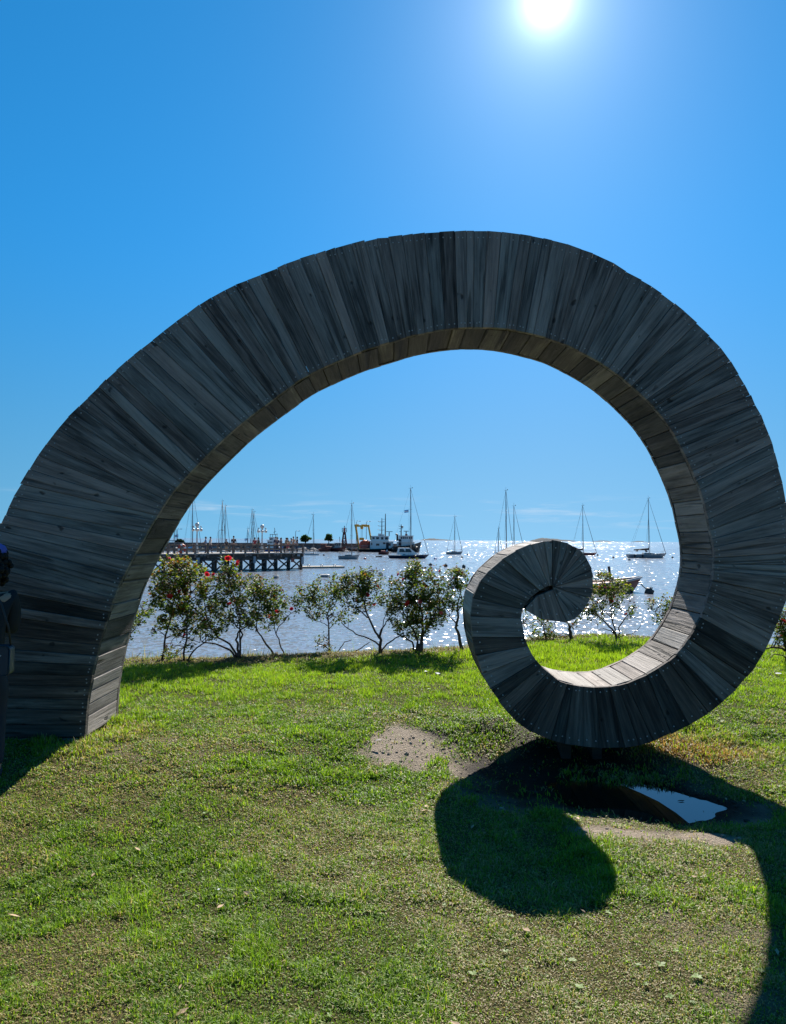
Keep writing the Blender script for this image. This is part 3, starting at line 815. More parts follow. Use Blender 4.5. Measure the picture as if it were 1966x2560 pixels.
# tall dry stalks and weeds along the edge under the roses
n = 34000
x = rng.uniform(-6.5, 8.5, n); ed = -np.abs(rng.normal(0.0, 0.30, n)) + 0.10
y = edge_y(x) + ed
cl_ = fnoise(x, y, 1.9, 3)
k = rng.random(n) < 0.20 + 0.8*sstep(0.45, 0.62, cl_)
x, y, cl_ = x[k], y[k], cl_[k]; n = len(x)
hh = 0.5 + 1.1*sstep(0.45, 0.7, fnoise(x + 7, y, 2.7, 2))
L = rng.uniform(0.022, 0.062, n) * hh; tall = rng.random(n) < 0.05; L = np.where(tall, L*3.2, L)
sm = rng.random(n)[:, None]
col = np.where(rng.random(n)[:, None] < 0.68, STRAW_A*sm + STRAW_B*(1-sm), GREEN_A*(1-sm) + GREEN_B*sm) * rng.uniform(0.6, 1.1, n)[:, None]
co_, cc_, f_ = blades(np.stack([x, y, ground(x, y) - 0.01], 1), L, np.full(n, 0.0075)*rng.uniform(0.6, 1.3, n), np.abs(rng.normal(0.35, 0.3, n)), rng.uniform(0, 6.28, n), col*0.8, col*1.05, 1)
dg = link('dry_grass', np_mesh('dry_grass', co_, f_, M['grass'], cc_))
tag(dg, 'dry straw and weeds along the bank under the rose bushes', kind='stuff')

# fallen dry leaves scattered over the turf
lv = MB(); litter_cols = []
n = 48
for i in range(n):
    y_ = rng.uniform(2.3, 6.5); x_ = rng.uniform(-0.58, 0.58) * y_
    c_ = Vector((x_, y_, float(ground(x_, y_)) + 0.020)); a_ = rng.uniform(0, 6.28); s2 = rng.uniform(0.008, 0.017)
    d_ = Vector((math.cos(a_), math.sin(a_), rng.uniform(-0.3, 0.5))) * s2 * 1.7; e_ = Vector((-math.sin(a_), math.cos(a_), rng.uniform(-0.3, 0.3))) * s2 * 0.7
    lv.add([c_ - d_, c_ + e_ + Vector((0,0,0.003)), c_ + d_, c_ - e_], [(0,1,2), (0,2,3)])
M['dryleaf'] = plain('dry_leaf', (0.36, 0.24, 0.14), 0.8, var=0.4, scale=1.5)
tag(lv.build('leaf_litter', M['dryleaf']), 'small dry leaves scattered over the turf', kind='stuff')
M['paper'] = plain('white_scrap', (0.75, 0.74, 0.72), 0.7, var=0.05)
def scrap(px, py, size, label, name='paper_scrap', cat='litter', mat='paper'):
    p = at_z(px, py, 0.03)
    for _ in range(3): p = at_z(px, py, float(ground(p.x, p.y)) + 0.028)
    mb = MB(); k = 7
    vs = [(0, 0, size*0.25)] + [(size*rng.uniform(0.6, 1.1)*math.cos(2*math.pi*j/k), size*0.7*rng.uniform(0.6, 1.1)*math.sin(2*math.pi*j/k), rng.uniform(-0.1, 0.3)*size) for j in range(k)]
    mb.add(vs, [(0, j+1, (j+1) % k+1) for j in range(k)])
    o = mb.build(name, M[mat]); o.location = p
    tag(o, label, cat)
scrap(547, 2224, 0.011, 'small white petal lying on the open turf left of the shadow')
scrap(1845, 1692, 0.075, 'crumpled white scrap on the grass below the right rose bush')
scrap(1948, 1684, 0.040, 'smaller white scrap at the right edge near the rose bush')
scrap(1066, 1680, 0.040, 'white scrap on the sunlit grass behind the curl, left one')
scrap(1096, 1684, 0.045, 'white scrap on the sunlit grass just left of the ring')
scrap(1736, 2192, 0.014, 'pale dry leaf on the turf inside the curving shadow', 'dry_leaf', 'leaf', 'dryleaf')
scrap(948, 1851, 0.030, 'flat pale stone at the left tip of the bare earth patch', 'stone', 'stone', 'rock')

# flat rosettes of broad leaved weeds in the turf
wv, wf, wc, o_ = [], [], [], 0
for k in range(420):
    y_ = rng.uniform(2.2, 7.5); x_ = rng.uniform(-0.62, 0.62) * y_
    if float(fnoise(x_ + 3, y_ + 21, 1.4, 3)) < 0.48: continue
    bm_ = masks(np.array([x_]), np.array([y_]))[0][0]
    if bm_ > 0.4: continue
    z_ = float(ground(x_, y_)); nl = rng.integers(5, 9); s_ = rng.uniform(0.010, 0.021)
    base_c = (GREEN_A*0.45 + GREEN_B*0.5) * rng.uniform(0.8, 1.2)
    for j in range(nl):
        a = 2*math.pi*j/nl + rng.uniform(-0.3, 0.3); r_ = s_*rng.uniform(0.7, 1.2); t_ = rng.uniform(0.0, 0.35)
        u = np.array([math.cos(a)*math.cos(t_), math.sin(a)*math.cos(t_), math.sin(t_)]); w_ = np.array([-math.sin(a), math.cos(a), 0])*r_*0.32
        b0 = np.array([x_, y_, z_ + 0.012])
        wv += [b0, b0 + u*r_*0.55 + w_, b0 + u*r_, b0 + u*r_*0.55 - w_]; wc += [base_c]*4
        wf.append([o_, o_+1, o_+2, o_+3]); o_ += 4
wd = link('weeds', np_mesh('weeds', np.array(wv), np.array(wf), M['grass'], np.array(wc)))
tag(wd, 'low broad leaved weeds dotted through the turf', kind='stuff')
# clods and pebbles on the bare earth
cl = MB(); n_ = 0
while n_ < 300:
    x_ = rng.uniform(-0.4, 2.6); y_ = rng.uniform(4.0, 6.5)
    bm_, dm_, _, _ = masks(np.array([x_]), np.array([y_]))
    if bm_[0] < 0.6 or float(puddle_d(x_, y_)) < 1.1: n_ += 0.2; continue
    s_ = rng.uniform(0.004, 0.013) * (1.6 if rng.random() < 0.1 else 1)
    cl.rock((x_, y_, float(ground(x_, y_)) + s_*0.3), (s_*1.2, s_, s_*0.7), 1 if dm_[0] > 0.4 else 0); n_ += 1
M['clod'] = plain('dry_clod', (0.30, 0.24, 0.18), 0.95, var=0.4); M['mudclod'] = plain('damp_clod', (0.04, 0.03, 0.023), 0.9, var=0.4)
tag(cl.build('earth_clods', [M['clod'], M['mudclod']]), 'small clods and pebbles on the bare earth', kind='stuff')
# a leaf afloat
p = at_z(1703, 2003, PW + 0.003)
mb = MB(); mb.add([(-0.026, 0, 0), (-0.008, 0.009, 0.004), (0.014, 0.008, 0.002), (0.028, 0, 0.006), (0.012, -0.008, 0.001), (-0.01, -0.008, 0.003)], [(0,5,4,3,2,1)])
o = mb.build('floating_leaf', M['mudclod']); o.location = p
tag(o, 'single dark leaf floating in the blue part of the puddle', 'leaf')
# ------------------------------------------------------------------ rose bushes
m, t, b = new_mat('rose_leaf')
vc = N(t, 'ShaderNodeVertexColor', layer_name='tone')
t.links.new(vc.outputs[0], b.inputs['Base Color'])
b.inputs['Roughness'].default_value = 0.58
b.inputs['Specular IOR Level'].default_value = 0.25
tr = N(t, 'ShaderNodeBsdfTranslucent')
boost = N(t, 'ShaderNodeMixRGB', blend_type='MULTIPLY', inp={0: 1.0}); boost.inputs[2].default_value = (1.5, 1.6, 0.6, 1)
t.links.new(vc.outputs[0], boost.inputs[1]); t.links.new(boost.outputs[0], tr.inputs[0])
mx = N(t, 'ShaderNodeMixShader', inp={0: 0.42})
t.links.new(b.outputs[0], mx.inputs[1]); t.links.new(tr.outputs[0], mx.inputs[2])
t.links.new(mx.outputs[0], t.nodes['Material Output'].inputs[0])
M['roseleaf'] = m
def petal_mat(name, c):
    m, t, b = new_mat(name)
    b.inputs['Base Color'].default_value = tuple(c) + (1,); b.inputs['Roughness'].default_value = 0.5
    tr = N(t, 'ShaderNodeBsdfTranslucent'); tr.inputs[0].default_value = tuple(min(1, x*1.4) for x in c) + (1,)
    mx = N(t, 'ShaderNodeMixShader', inp={0: 0.35})
    t.links.new(b.outputs[0], mx.inputs[1]); t.links.new(tr.outputs[0], mx.inputs[2])
    t.links.new(mx.outputs[0], t.nodes['Material Output'].inputs[0])
    return m
M['petal_red'] = petal_mat('red_petal', (0.42, 0.012, 0.028))
M['petal_pink'] = petal_mat('pink_petal', (0.55, 0.10, 0.14))
M['petal_orange'] = petal_mat('orange_petal', (0.55, 0.13, 0.05))
def rose_mesh(name, mat):
    mb = MB()
    for ring, (n, r_, tilt, z, w_) in enumerate(((6, 1.0, 0.30, -0.15, 0.62), (5, 0.72, 0.75, 0.0, 0.52), (4, 0.42, 1.15, 0.12, 0.40), (3, 0.2, 1.4, 0.2, 0.26))):
        for k in range(n):
            a = 2*math.pi*(k + 0.4*ring)/n
            u = Vector((math.cos(a), math.sin(a), 0)); v_ = Vector((-math.sin(a), math.cos(a), 0))
            d1 = u*math.cos(tilt) + Vector((0, 0, math.sin(tilt)))
            base = u*r_*0.12 + Vector((0, 0, z - 0.2))
            midp = base + d1*r_*0.6; top = base + d1*r_*0.95 + u*0.12
            mb.add([base, midp - v_*w_ , midp + v_*w_ , top - v_*w_*0.7, top + v_*w_*0.7, midp + Vector((0,0,-0.08)) + u*0.05], [(0, 5, 1), (0, 2, 5), (1, 5, 3), (5, 4, 3), (5, 2, 4)], 0, True)
    mb.lathe([(0.0, -0.5), (0.16, -0.42), (0.2, -0.25), (0.12, -0.15)], (0, 0, 0), 6)
    return mb.mesh(name, mat)
ROSE = {k: rose_mesh('rose_' + k, M['petal_' + k]) for k in ('red', 'pink', 'orange')}
LEAF_D = np.array([0.024, 0.046, 0.012]); LEAF_M = np.array([0.080, 0.125, 0.022]); LEAF_Y = np.array([0.200, 0.180, 0.025]); LEAF_R = np.array([0.150, 0.055, 0.022])

def bush(label, base, stems, crown, roses=(), dens=1.0, depth=0.42, yellow=0.15, group='rose bushes along the river bank', name='rose_bush', zoff=0.0):
    """base: foot in the photograph; stems: polylines with thickness; crown: ellipses (x, y, rx, ry, density); all in photograph pixels at the foot's distance"""
    p0 = at_z(base[0], base[1], 0.15)
    for _ in range(4): p0 = at_z(base[0], base[1], float(ground(p0.x, p0.y)))
    Y = p0.y
    root = empty(name, p0, label, 'shrub' if name != 'rose_bush' else 'rose bush', group)
    def L3(x, y, dy=0.0):
        q = at(x, y, Y + dy) ; return q - p0
    mb = MB(); nodes = []
    for st in stems:
        pts, (r0, r1) = st[0], st[1]
        dy = rng.uniform(-0.12, 0.12)
        n = len(pts); P = []
        for i in range(n - 1):
            for k in range(3):
                u = k/3; w_ = i + u
                x_ = pts[i][0]*(1-u) + pts[i+1][0]*u + (rng.normal(0, 1.5) if w_ > 0 else 0); y_ = pts[i][1]*(1-u) + pts[i+1][1]*u
                P.append(L3(x_, y_, dy * w_ / max(1, n-1)))
        P.append(L3(pts[-1][0], pts[-1][1], dy))
        P[0] = P[0] + Vector((0, 0, -0.03))
        rr = [r0 + (r1 - r0)*i/(len(P)-1) for i in range(len(P))]
        mb.tube(P, rr, 6)
        nodes += [(p, r_) for p, r_ in zip(P[2:], rr[2:])]
    # twigs reaching into the crown
    co, cc, f = [], [], []
    tw = []
    for (cx, cy, rx, ry, dn) in crown:
        nt_ = int(7 + rx*ry/130)
        for i in range(nt_):
            a, r_ = rng.uniform(0, 6.283), math.sqrt(rng.uniform(0.05, 1.0))
            e = L3(cx + rx*r_*math.cos(a), cy + ry*r_*math.sin(a), rng.normal(0, depth*0.45))
            s_ = min(nodes, key=lambda q: (q[0]-e).length + 0.25*max(0, q[0].z - e.z) + rng.uniform(0, 0.1))
            mid = s_[0].lerp(e, 0.55) + Vector((rng.normal(0, 0.03), rng.normal(0, 0.03), 0.03))
            mb.tube([s_[0], mid, e], [min(s_[1]*0.7, 0.006), 0.0042, 0.002], 4, cap=False)
            tw.append((mid, e))
    mb.build('trunk', M['bark'], root)
    # leaves
    pts = []
    for (cx, cy, rx, ry, dn) in crown:
        n = int(rx*ry*3.1416 * 0.175 * dn * dens)
        # clumps: leaves gather round shoots
        ns = max(6, n // 16)
        a = rng.uniform(0, 6.283, ns); r_ = np.sqrt(rng.uniform(0, 1, ns))**0.9
        sx_, sy_ = cx + rx*r_*np.cos(a), cy + ry*r_*np.sin(a)
        sd = rng.normal(0, depth*0.5, ns) * np.sqrt(np.clip(1.1 - r_*r_, 0.1, 1))
        w_ = rng.integers(0, ns, n)
        lx = sx_[w_] + rng.normal(0, 5.2, n); ly = sy_[w_] + rng.normal(0, 5.2, n); ld = sd[w_] + rng.normal(0, 0.03, n)
        for i in range(n): pts.append((lx[i], ly[i], ld[i], (ly[i] - cy)/ry))
    n = len(pts)
    ctr = np.array([tuple(L3(p[0], p[1], p[2])) for p in pts])
    up_ = np.array([p[3] for p in pts])
    az = rng.uniform(0, 6.283, n); til = rng.uniform(-0.9, 0.5, n); rollv = rng.uniform(-0.9, 0.9, n)
    dv = np.stack([np.cos(az)*np.cos(til), np.sin(az)*np.cos(til), np.sin(til)], 1)
    sv = np.stack([-np.sin(az)*np.cos(rollv), np.cos(az)*np.cos(rollv), np.sin(rollv)], 1)
    nv = np.cross(dv, sv)
    Ls = rng.uniform(0.028, 0.050, n)[:, None]; Wl = Ls*0.38
    b0 = ctr - dv*Ls*0.5; tp = ctr + dv*Ls*0.5 - nv*Ls*0.06
    l_ = ctr + sv*Wl + nv*Ls*0.10 - dv*Ls*0.05; r2 = ctr - sv*Wl + nv*Ls*0.10 - dv*Ls*0.05
    co = np.stack([b0, l_, tp, r2, ctr], 1).reshape(-1, 3)
    i0 = np.arange(n)[:, None]*5
    f = np.concatenate([i0 + [0, 4, 1], i0 + [4, 2, 1], i0 + [0, 3, 4], i0 + [4, 3, 2]], 0)
    u = rng.random(n)[:, None]
    col = LEAF_D*(1-u) + LEAF_M*u
    yl = rng.random(n) < np.clip(yellow*(1.0 - 1.1*up_), 0.01, 0.8)
    v_ = rng.random(n)[:, None]
    col = np.where(yl[:, None], LEAF_Y*v_ + (LEAF_M*1.4)*(1-v_), col)
    rd = (rng.random(n) < np.clip(0.05 - 0.12*up_, 0.0, 0.2)*yellow*5)[:, None]
    col = np.where(rd, LEAF_R, col)
    col = np.repeat(col, 5, 0)
    link('crown', np_mesh('crown', co, f, M['roseleaf'], col), root)
    for (x_, y_, kind, sz) in roses:
        o = link('rose_flower', ROSE[kind], root)
        o.location = L3(x_, y_, -depth*0.45 + rng.normal(0, 0.05))
        s_ = sz * 0.43 * Y / F
        o.scale = (s_, s_, s_)
        o.rotation_euler = (rng.uniform(0.6, 1.3), rng.uniform(-0.5, 0.5), rng.uniform(0, 6.28))
    return root

bush('sparse low rose bush just right of the arch foot, thin bare trunk', (313, 1650),
     [([(313,1650),(305,1600),(318,1560),(330,1530)], (0.014, 0.006)), ([(330,1655),(352,1632)], (0.009, 0.004)), ([(305,1600),(335,1575),(360,1530)], (0.008, 0.003))],
     [(335,1535,38,30,0.9),(318,1572,24,22,0.9),(362,1520,20,22,0.5),(316,1600,14,12,0.4)], yellow=0.25)
bush('tallest yellowish rose bush with several big red roses under the pier', (408, 1650),
     [([(405,1645),(415,1590),(430,1530),(440,1470)], (0.016, 0.006)), ([(461,1650),(466,1600),(468,1530),(475,1460)], (0.015, 0.006)), ([(415,1590),(452,1590),(500,1607)], (0.008, 0.005)), ([(468,1540),(440,1480),(445,1420)], (0.008, 0.004)), ([(470,1645),(492,1620),(515,1605)],(0.012,0.007))],
     [(430,1440,48,34,1.1),(465,1425,45,30,1.0),(425,1495,50,42,1.15),(470,1490,45,45,1.0),(440,1548,42,36,0.85),(395,1455,24,30,0.6),(490,1560,30,35,0.7),(425,1400,25,14,0.5),(425,1632,20,18,0.8),(395,1570,18,25,0.35),(460,1600,25,22,0.3)],
     [(449,1478,'red',17),(425,1490,'red',14),(455,1516,'red',19),(518,1435,'red',13),(533,1436,'red',9),(424,1395,'pink',10),(460,1588,'red',11),(385,1406,'pink',14)], yellow=0.5)
bush('broad rose bush with long slanting stems meeting in one dark stump', (597, 1645),
     [([(592,1645),(575,1625),(540,1610),(505,1605)], (0.017, 0.008)), ([(594,1645),(575,1610),(548,1595),(520,1560),(510,1500)], (0.017, 0.006)), ([(597,1648),(597,1610),(588,1600),(600,1575),(630,1560)], (0.02, 0.006)), ([(598,1648),(602,1600),(606,1580),(585,1560),(560,1540)], (0.016, 0.005)), ([(600,1600),(600,1540),(580,1480),(570,1440)], (0.01, 0.004)), ([(600,1575),(590,1520),(610,1470)], (0.008,0.003)), ([(597,1652),(597,1635)], (0.035,0.03))],
     [(535,1480,35,45,1.0),(575,1450,36,30,1.0),(600,1480,32,30,0.95),(540,1545,38,36,1.0),(585,1530,34,36,0.9),(520,1580,28,24,0.9),(570,1412,22,22,0.7),(615,1540,22,26,0.6),(600,1450,30,14,0.6)],
     [(571,1395,'red',17),(594,1407,'red',16),(573,1509,'red',13),(586,1502,'pink',9)], yellow=0.3)
bush('round headed rose bush leaning left from a hairy tussock', (690, 1640),
     [([(690,1645),(670,1612),(645,1580),(625,1550)], (0.017, 0.008)), ([(712,1640),(700,1610),(688,1575),(680,1530)], (0.011, 0.005)), ([(640,1575),(650,1520),(655,1470)], (0.009, 0.004)), ([(690,1580),(720,1540),(745,1520)], (0.007, 0.003)), ([(688,1650),(692,1632)],(0.03,0.022))],
     [(655,1465,30,30,1.2),(660,1510,38,40,1.15),(690,1500,28,40,1.0),(650,1550,36,26,0.8),(700,1545,22,20,0.6),(640,1490,18,26,0.8)],
     [(694,1528,'red',12),(673,1541,'orange',9),(729,1522,'red',10),(712,1502,'red',8)], yellow=0.22)
bush('slim upright rose bush with a weedy tussock at its foot', (826, 1632),
     [([(828,1635),(822,1600),(820,1560),(818,1530)], (0.015, 0.008)), ([(820,1545),(800,1520),(780,1500)], (0.008, 0.004)), ([(820,1560),(800,1555),(780,1550)], (0.006, 0.003)), ([(819,1530),(835,1500),(840,1470)], (0.007, 0.003)), ([(824,1620),(805,1612),(794,1610)], (0.009, 0.005)), ([(870,1637),(905,1620),(925,1605)], (0.010, 0.005)), ([(845,1625),(865,1605),(880,1600)], (0.008, 0.004))],
     [(770,1490,38,26,0.8),(790,1470,26,26,0.7),(805,1520,34,26,0.65),(760,1515,26,18,0.5),(830,1490,26,28,0.8),(802,1600,14,10,0.6),(812,1618,20,12,0.5),(785,1540,22,10,0.5),(745,1500,18,16,0.5),(840,1545,18,12,0.5)],
     [], yellow=0.25)
bush('spreading rose bush shaped like a fan on a short forked stump', (952, 1632),
     [([(952,1640),(950,1600),(940,1580),(915,1530),(900,1470)], (0.022, 0.008)), ([(950,1610),(920,1595),(890,1585),(860,1565),(845,1540)], (0.013, 0.005)), ([(952,1612),(952,1575),(965,1560),(978,1540)], (0.012, 0.005)), ([(955,1620),(975,1605),(1000,1590),(1020,1590)], (0.011, 0.007)), ([(920,1540),(870,1510),(840,1490)], (0.010, 0.004)), ([(905,1490),(925,1450),(935,1430)], (0.008, 0.003)), ([(950,1590),(970,1530),(985,1500)], (0.007,0.003)), ([(953,1645),(951,1618)],(0.036,0.022))],
     [(850,1465,34,24,1.0),(895,1455,42,30,1.1),(925,1460,32,34,1.05),(880,1490,48,22,0.9),(940,1490,20,28,0.7),(870,1530,24,26,0.5),(905,1510,26,22,0.5),(925,1430,22,12,0.4)],
     [(946,1466,'red',12),(919,1487,'red',11),(936,1511,'pink',9),(892,1502,'pink',8)], yellow=0.3)
bush('densest darkest rose bush beside the curl, thick low trunk', (1047, 1628),
     [([(1052,1635),(1056,1600),(1058,1560),(1050,1500)], (0.030, 0.010)), ([(1040,1630),(1030,1605),(1005,1590),(985,1580)], (0.016, 0.006)), ([(1046,1632),(1040,1590),(1020,1550),(1000,1510)], (0.016, 0.006)), ([(1056,1590),(1080,1550),(1100,1510)], (0.012, 0.005)), ([(1045,1560),(1035,1480),(1030,1430)], (0.010, 0.004)), ([(1046,1640),(1048,1612)],(0.05,0.04))],
     [(1010,1470,40,40,1.1),(1050,1460,42,45,1.1),(1035,1425,26,22,0.9),(1085,1480,32,40,1.0),(1010,1530,42,40,1.2),(1060,1530,46,42,1.25),(1040,1570,46,26,1.0),(1095,1545,20,32,0.7),(1085,1430,18,14,0.5),(990,1500,26,40,0.7)],
     [(1018,1508,'red',15),(1051,1503,'pink',13),(1077,1507,'pink',8),(1008,1448,'pink',10),(995,1436,'red',9),(1103,1532,'pink',10)], yellow=0.22)
bush('rose bush half hidden behind the left of the curl', (1155, 1628),
     [([(1155,1632),(1150,1600),(1142,1570),(1145,1530)], (0.026, 0.014)), ([(1146,1560),(1125,1540),(1115,1510)], (0.010, 0.004)), ([(1145,1530),(1150,1480),(1130,1450)], (0.010, 0.004))],
     [(1130,1450,32,26,1.0),(1145,1490,32,36,1.1),(1120,1510,20,24,0.6),(1155,1440,20,22,0.9)],
     [(1099,1427,'red',9),(1134,1471,'pink',9)], yellow=0.2)
bush('low leafy shrub with bare twigs seen through the ring', (1366, 1598),
     [([(1366,1602),(1362,1575),(1355,1550)], (0.014, 0.004)), ([(1335,1600),(1320,1585),(1308,1560)], (0.010, 0.004)), ([(1340,1602),(1325,1588),(1345,1580)], (0.008, 0.003)), ([(1372,1600),(1385,1570),(1390,1545)], (0.008, 0.003))],
     [(1355,1570,28,24,1.0),(1372,1585,22,14,0.9),(1315,1535,14,14,0.5),(1320,1560,14,14,0.35)], [], yellow=0.35, depth=0.3)
bush('bare dark stump with thin shoots inside the ring, left of the leafy bush', (1428, 1600),
     [([(1428,1604),(1426,1580),(1424,1562)], (0.030, 0.018)), ([(1425,1570),(1435,1555),(1448,1550)], (0.007, 0.003)), ([(1426,1570),(1415,1550),(1402,1540)], (0.006, 0.003))],
     [(1428,1560,16,9,0.5),(1405,1600,16,12,0.7)], [], yellow=0.3, depth=0.2)
bush('open rose bush in the middle of the ring in front of the red boat', (1546, 1600),
     [([(1546,1606),(1535,1580),(1520,1560),(1495,1540),(1480,1500)], (0.018, 0.006)), ([(1546,1604),(1548,1570),(1560,1550),(1575,1535)], (0.013, 0.005)), ([(1535,1580),(1510,1572),(1490,1575)], (0.008, 0.003)), ([(1540,1590),(1530,1540),(1525,1490),(1510,1450)], (0.012, 0.004)), ([(1548,1590),(1580,1585),(1600,1570),(1610,1550)], (0.007, 0.003)), ([(1530,1540),(1500,1520),(1465,1530)], (0.008, 0.003))],
     [(1505,1460,28,30,1.1),(1535,1475,36,28,1.0),(1480,1500,34,36,0.95),(1525,1515,30,24,0.6),(1465,1535,22,22,0.6),(1585,1532,14,18,0.8),(1560,1465,24,16,0.7),(1500,1545,20,16,0.4)],
     [(1529,1502,'red',12),(1515,1470,'pink',8),(1565,1535,'red',9),(1525,1478,'pink',7)], yellow=0.35)
bush('small rose bush hidden below by the right side of the ring', (1665, 1600),
     [([(1665,1606),(1660,1570),(1655,1540)], (0.014, 0.006)), ([(1660,1560),(1640,1530),(1620,1515)], (0.007, 0.003))],
     [(1668,1515,26,24,0.9),(1630,1512,22,12,0.7),(1655,1545,20,16,0.8),(1690,1530,20,30,0.8)], [], yellow=0.3)
bush('rose bush with red blooms at the right outside the arch', (1968, 1655),
     [([(1970,1665),(1966,1630),(1960,1600),(1955,1560)], (0.022, 0.008)), ([(1964,1622),(1935,1618),(1912,1622)], (0.015, 0.008)), ([(1966,1640),(1940,1635),(1925,1645)], (0.008, 0.004)), ([(1975,1630),(1990,1580),(1990,1540)], (0.012, 0.005))],
     [(1955,1545,28,30,0.9),(1945,1585,24,24,0.8),(1985,1560,36,45,1.0),(1958,1520,20,14,0.5),(2000,1600,34,34,0.8)],
     [(1960,1552,'red',14),(1952,1591,'red',15),(1980,1530,'red',12)], yellow=0.35)
# ------------------------------------------------------------------ the harbour
def wl(px, py):
    """point of the river surface seen at a photograph pixel"""
    return at_z(px, py, WZ)
def wires(name, segs, rad, parent, mat='stay'):
    mb = MB()
    for p, q in segs: mb.tube([p, q], rad, 4, cap=False)
    return mb.build(name, M[mat], parent)
def hull_mesh(L, B, fb, mats, sheer=0.35, stern=0.72, bowrake=0.10, depth=0.3, deckmat=1, flare=0.92, band=None):
    """hull along X, bow to +X, waterline at z = 0; material 0 the sides, 1 the deck, 2 the band below"""
    mb = MB(); st = 14; rows = []
    for i in range(st):
        u = i/(st-1)
        if u < 0.45: hb = stern + (1 - stern)*math.sin(u/0.45*math.pi/2)
        else: hb = max(0.015, math.cos((u-0.45)/0.55*math.pi/2)**0.8)
        hb *= B/2
        zs = fb*(0.92 + sheer*max(0, u-0.15)**2*1.6)
        xt = -L/2 + L*u
        xb = -L/2*0.94 + L*(0.97 - bowrake)*u if u > 0 else -L/2*0.95
        rows.append([(xt, -hb, zs), (xt + (xb-xt)*0.45, -hb*flare, zs*0.45), (xb, -hb*0.78, -0.02), (xb*0.97, -hb*0.3, -depth), (xb*0.97, hb*0.3, -depth), (xb, hb*0.78, -0.02), (xt + (xb-xt)*0.45, hb*flare, zs*0.45), (xt, hb, zs)])
    vs = [p for r_ in rows for p in r_]
    for i in range(st-1):
        for k in range(7):
            a = i*8+k; mi = 0 if k in (0, 6) else (0 if k in (1, 5) else 2)
            mb.add([], [])
            mb.f.append((a, a+1, a+9, a+8)); mb.mi.append(mi); mb.sm.append(True)
    mb.v += vs
    mb.f.append(tuple(range(7, -1, -1))); mb.mi.append(0); mb.sm.append(False)
    for i in range(st-1):            # deck, a little below the rail
        a = i*8
        n = len(mb.v)
        r0, r1 = rows[i], rows[i+1]
        k = 0.04
        mb.v += [(r0[0][0], r0[0][1]*0.97, r0[0][2]-k), (r1[0][0], r1[0][1]*0.97, r1[0][2]-k), (r1[7][0], r1[7][1]*0.97, r1[7][2]-k), (r0[7][0], r0[7][1]*0.97, r0[7][2]-k)]
        mb.f.append((n, n+1, n+2, n+3)); mb.mi.append(deckmat); mb.sm.append(False)
    return mb.mesh('hull', mats), rows

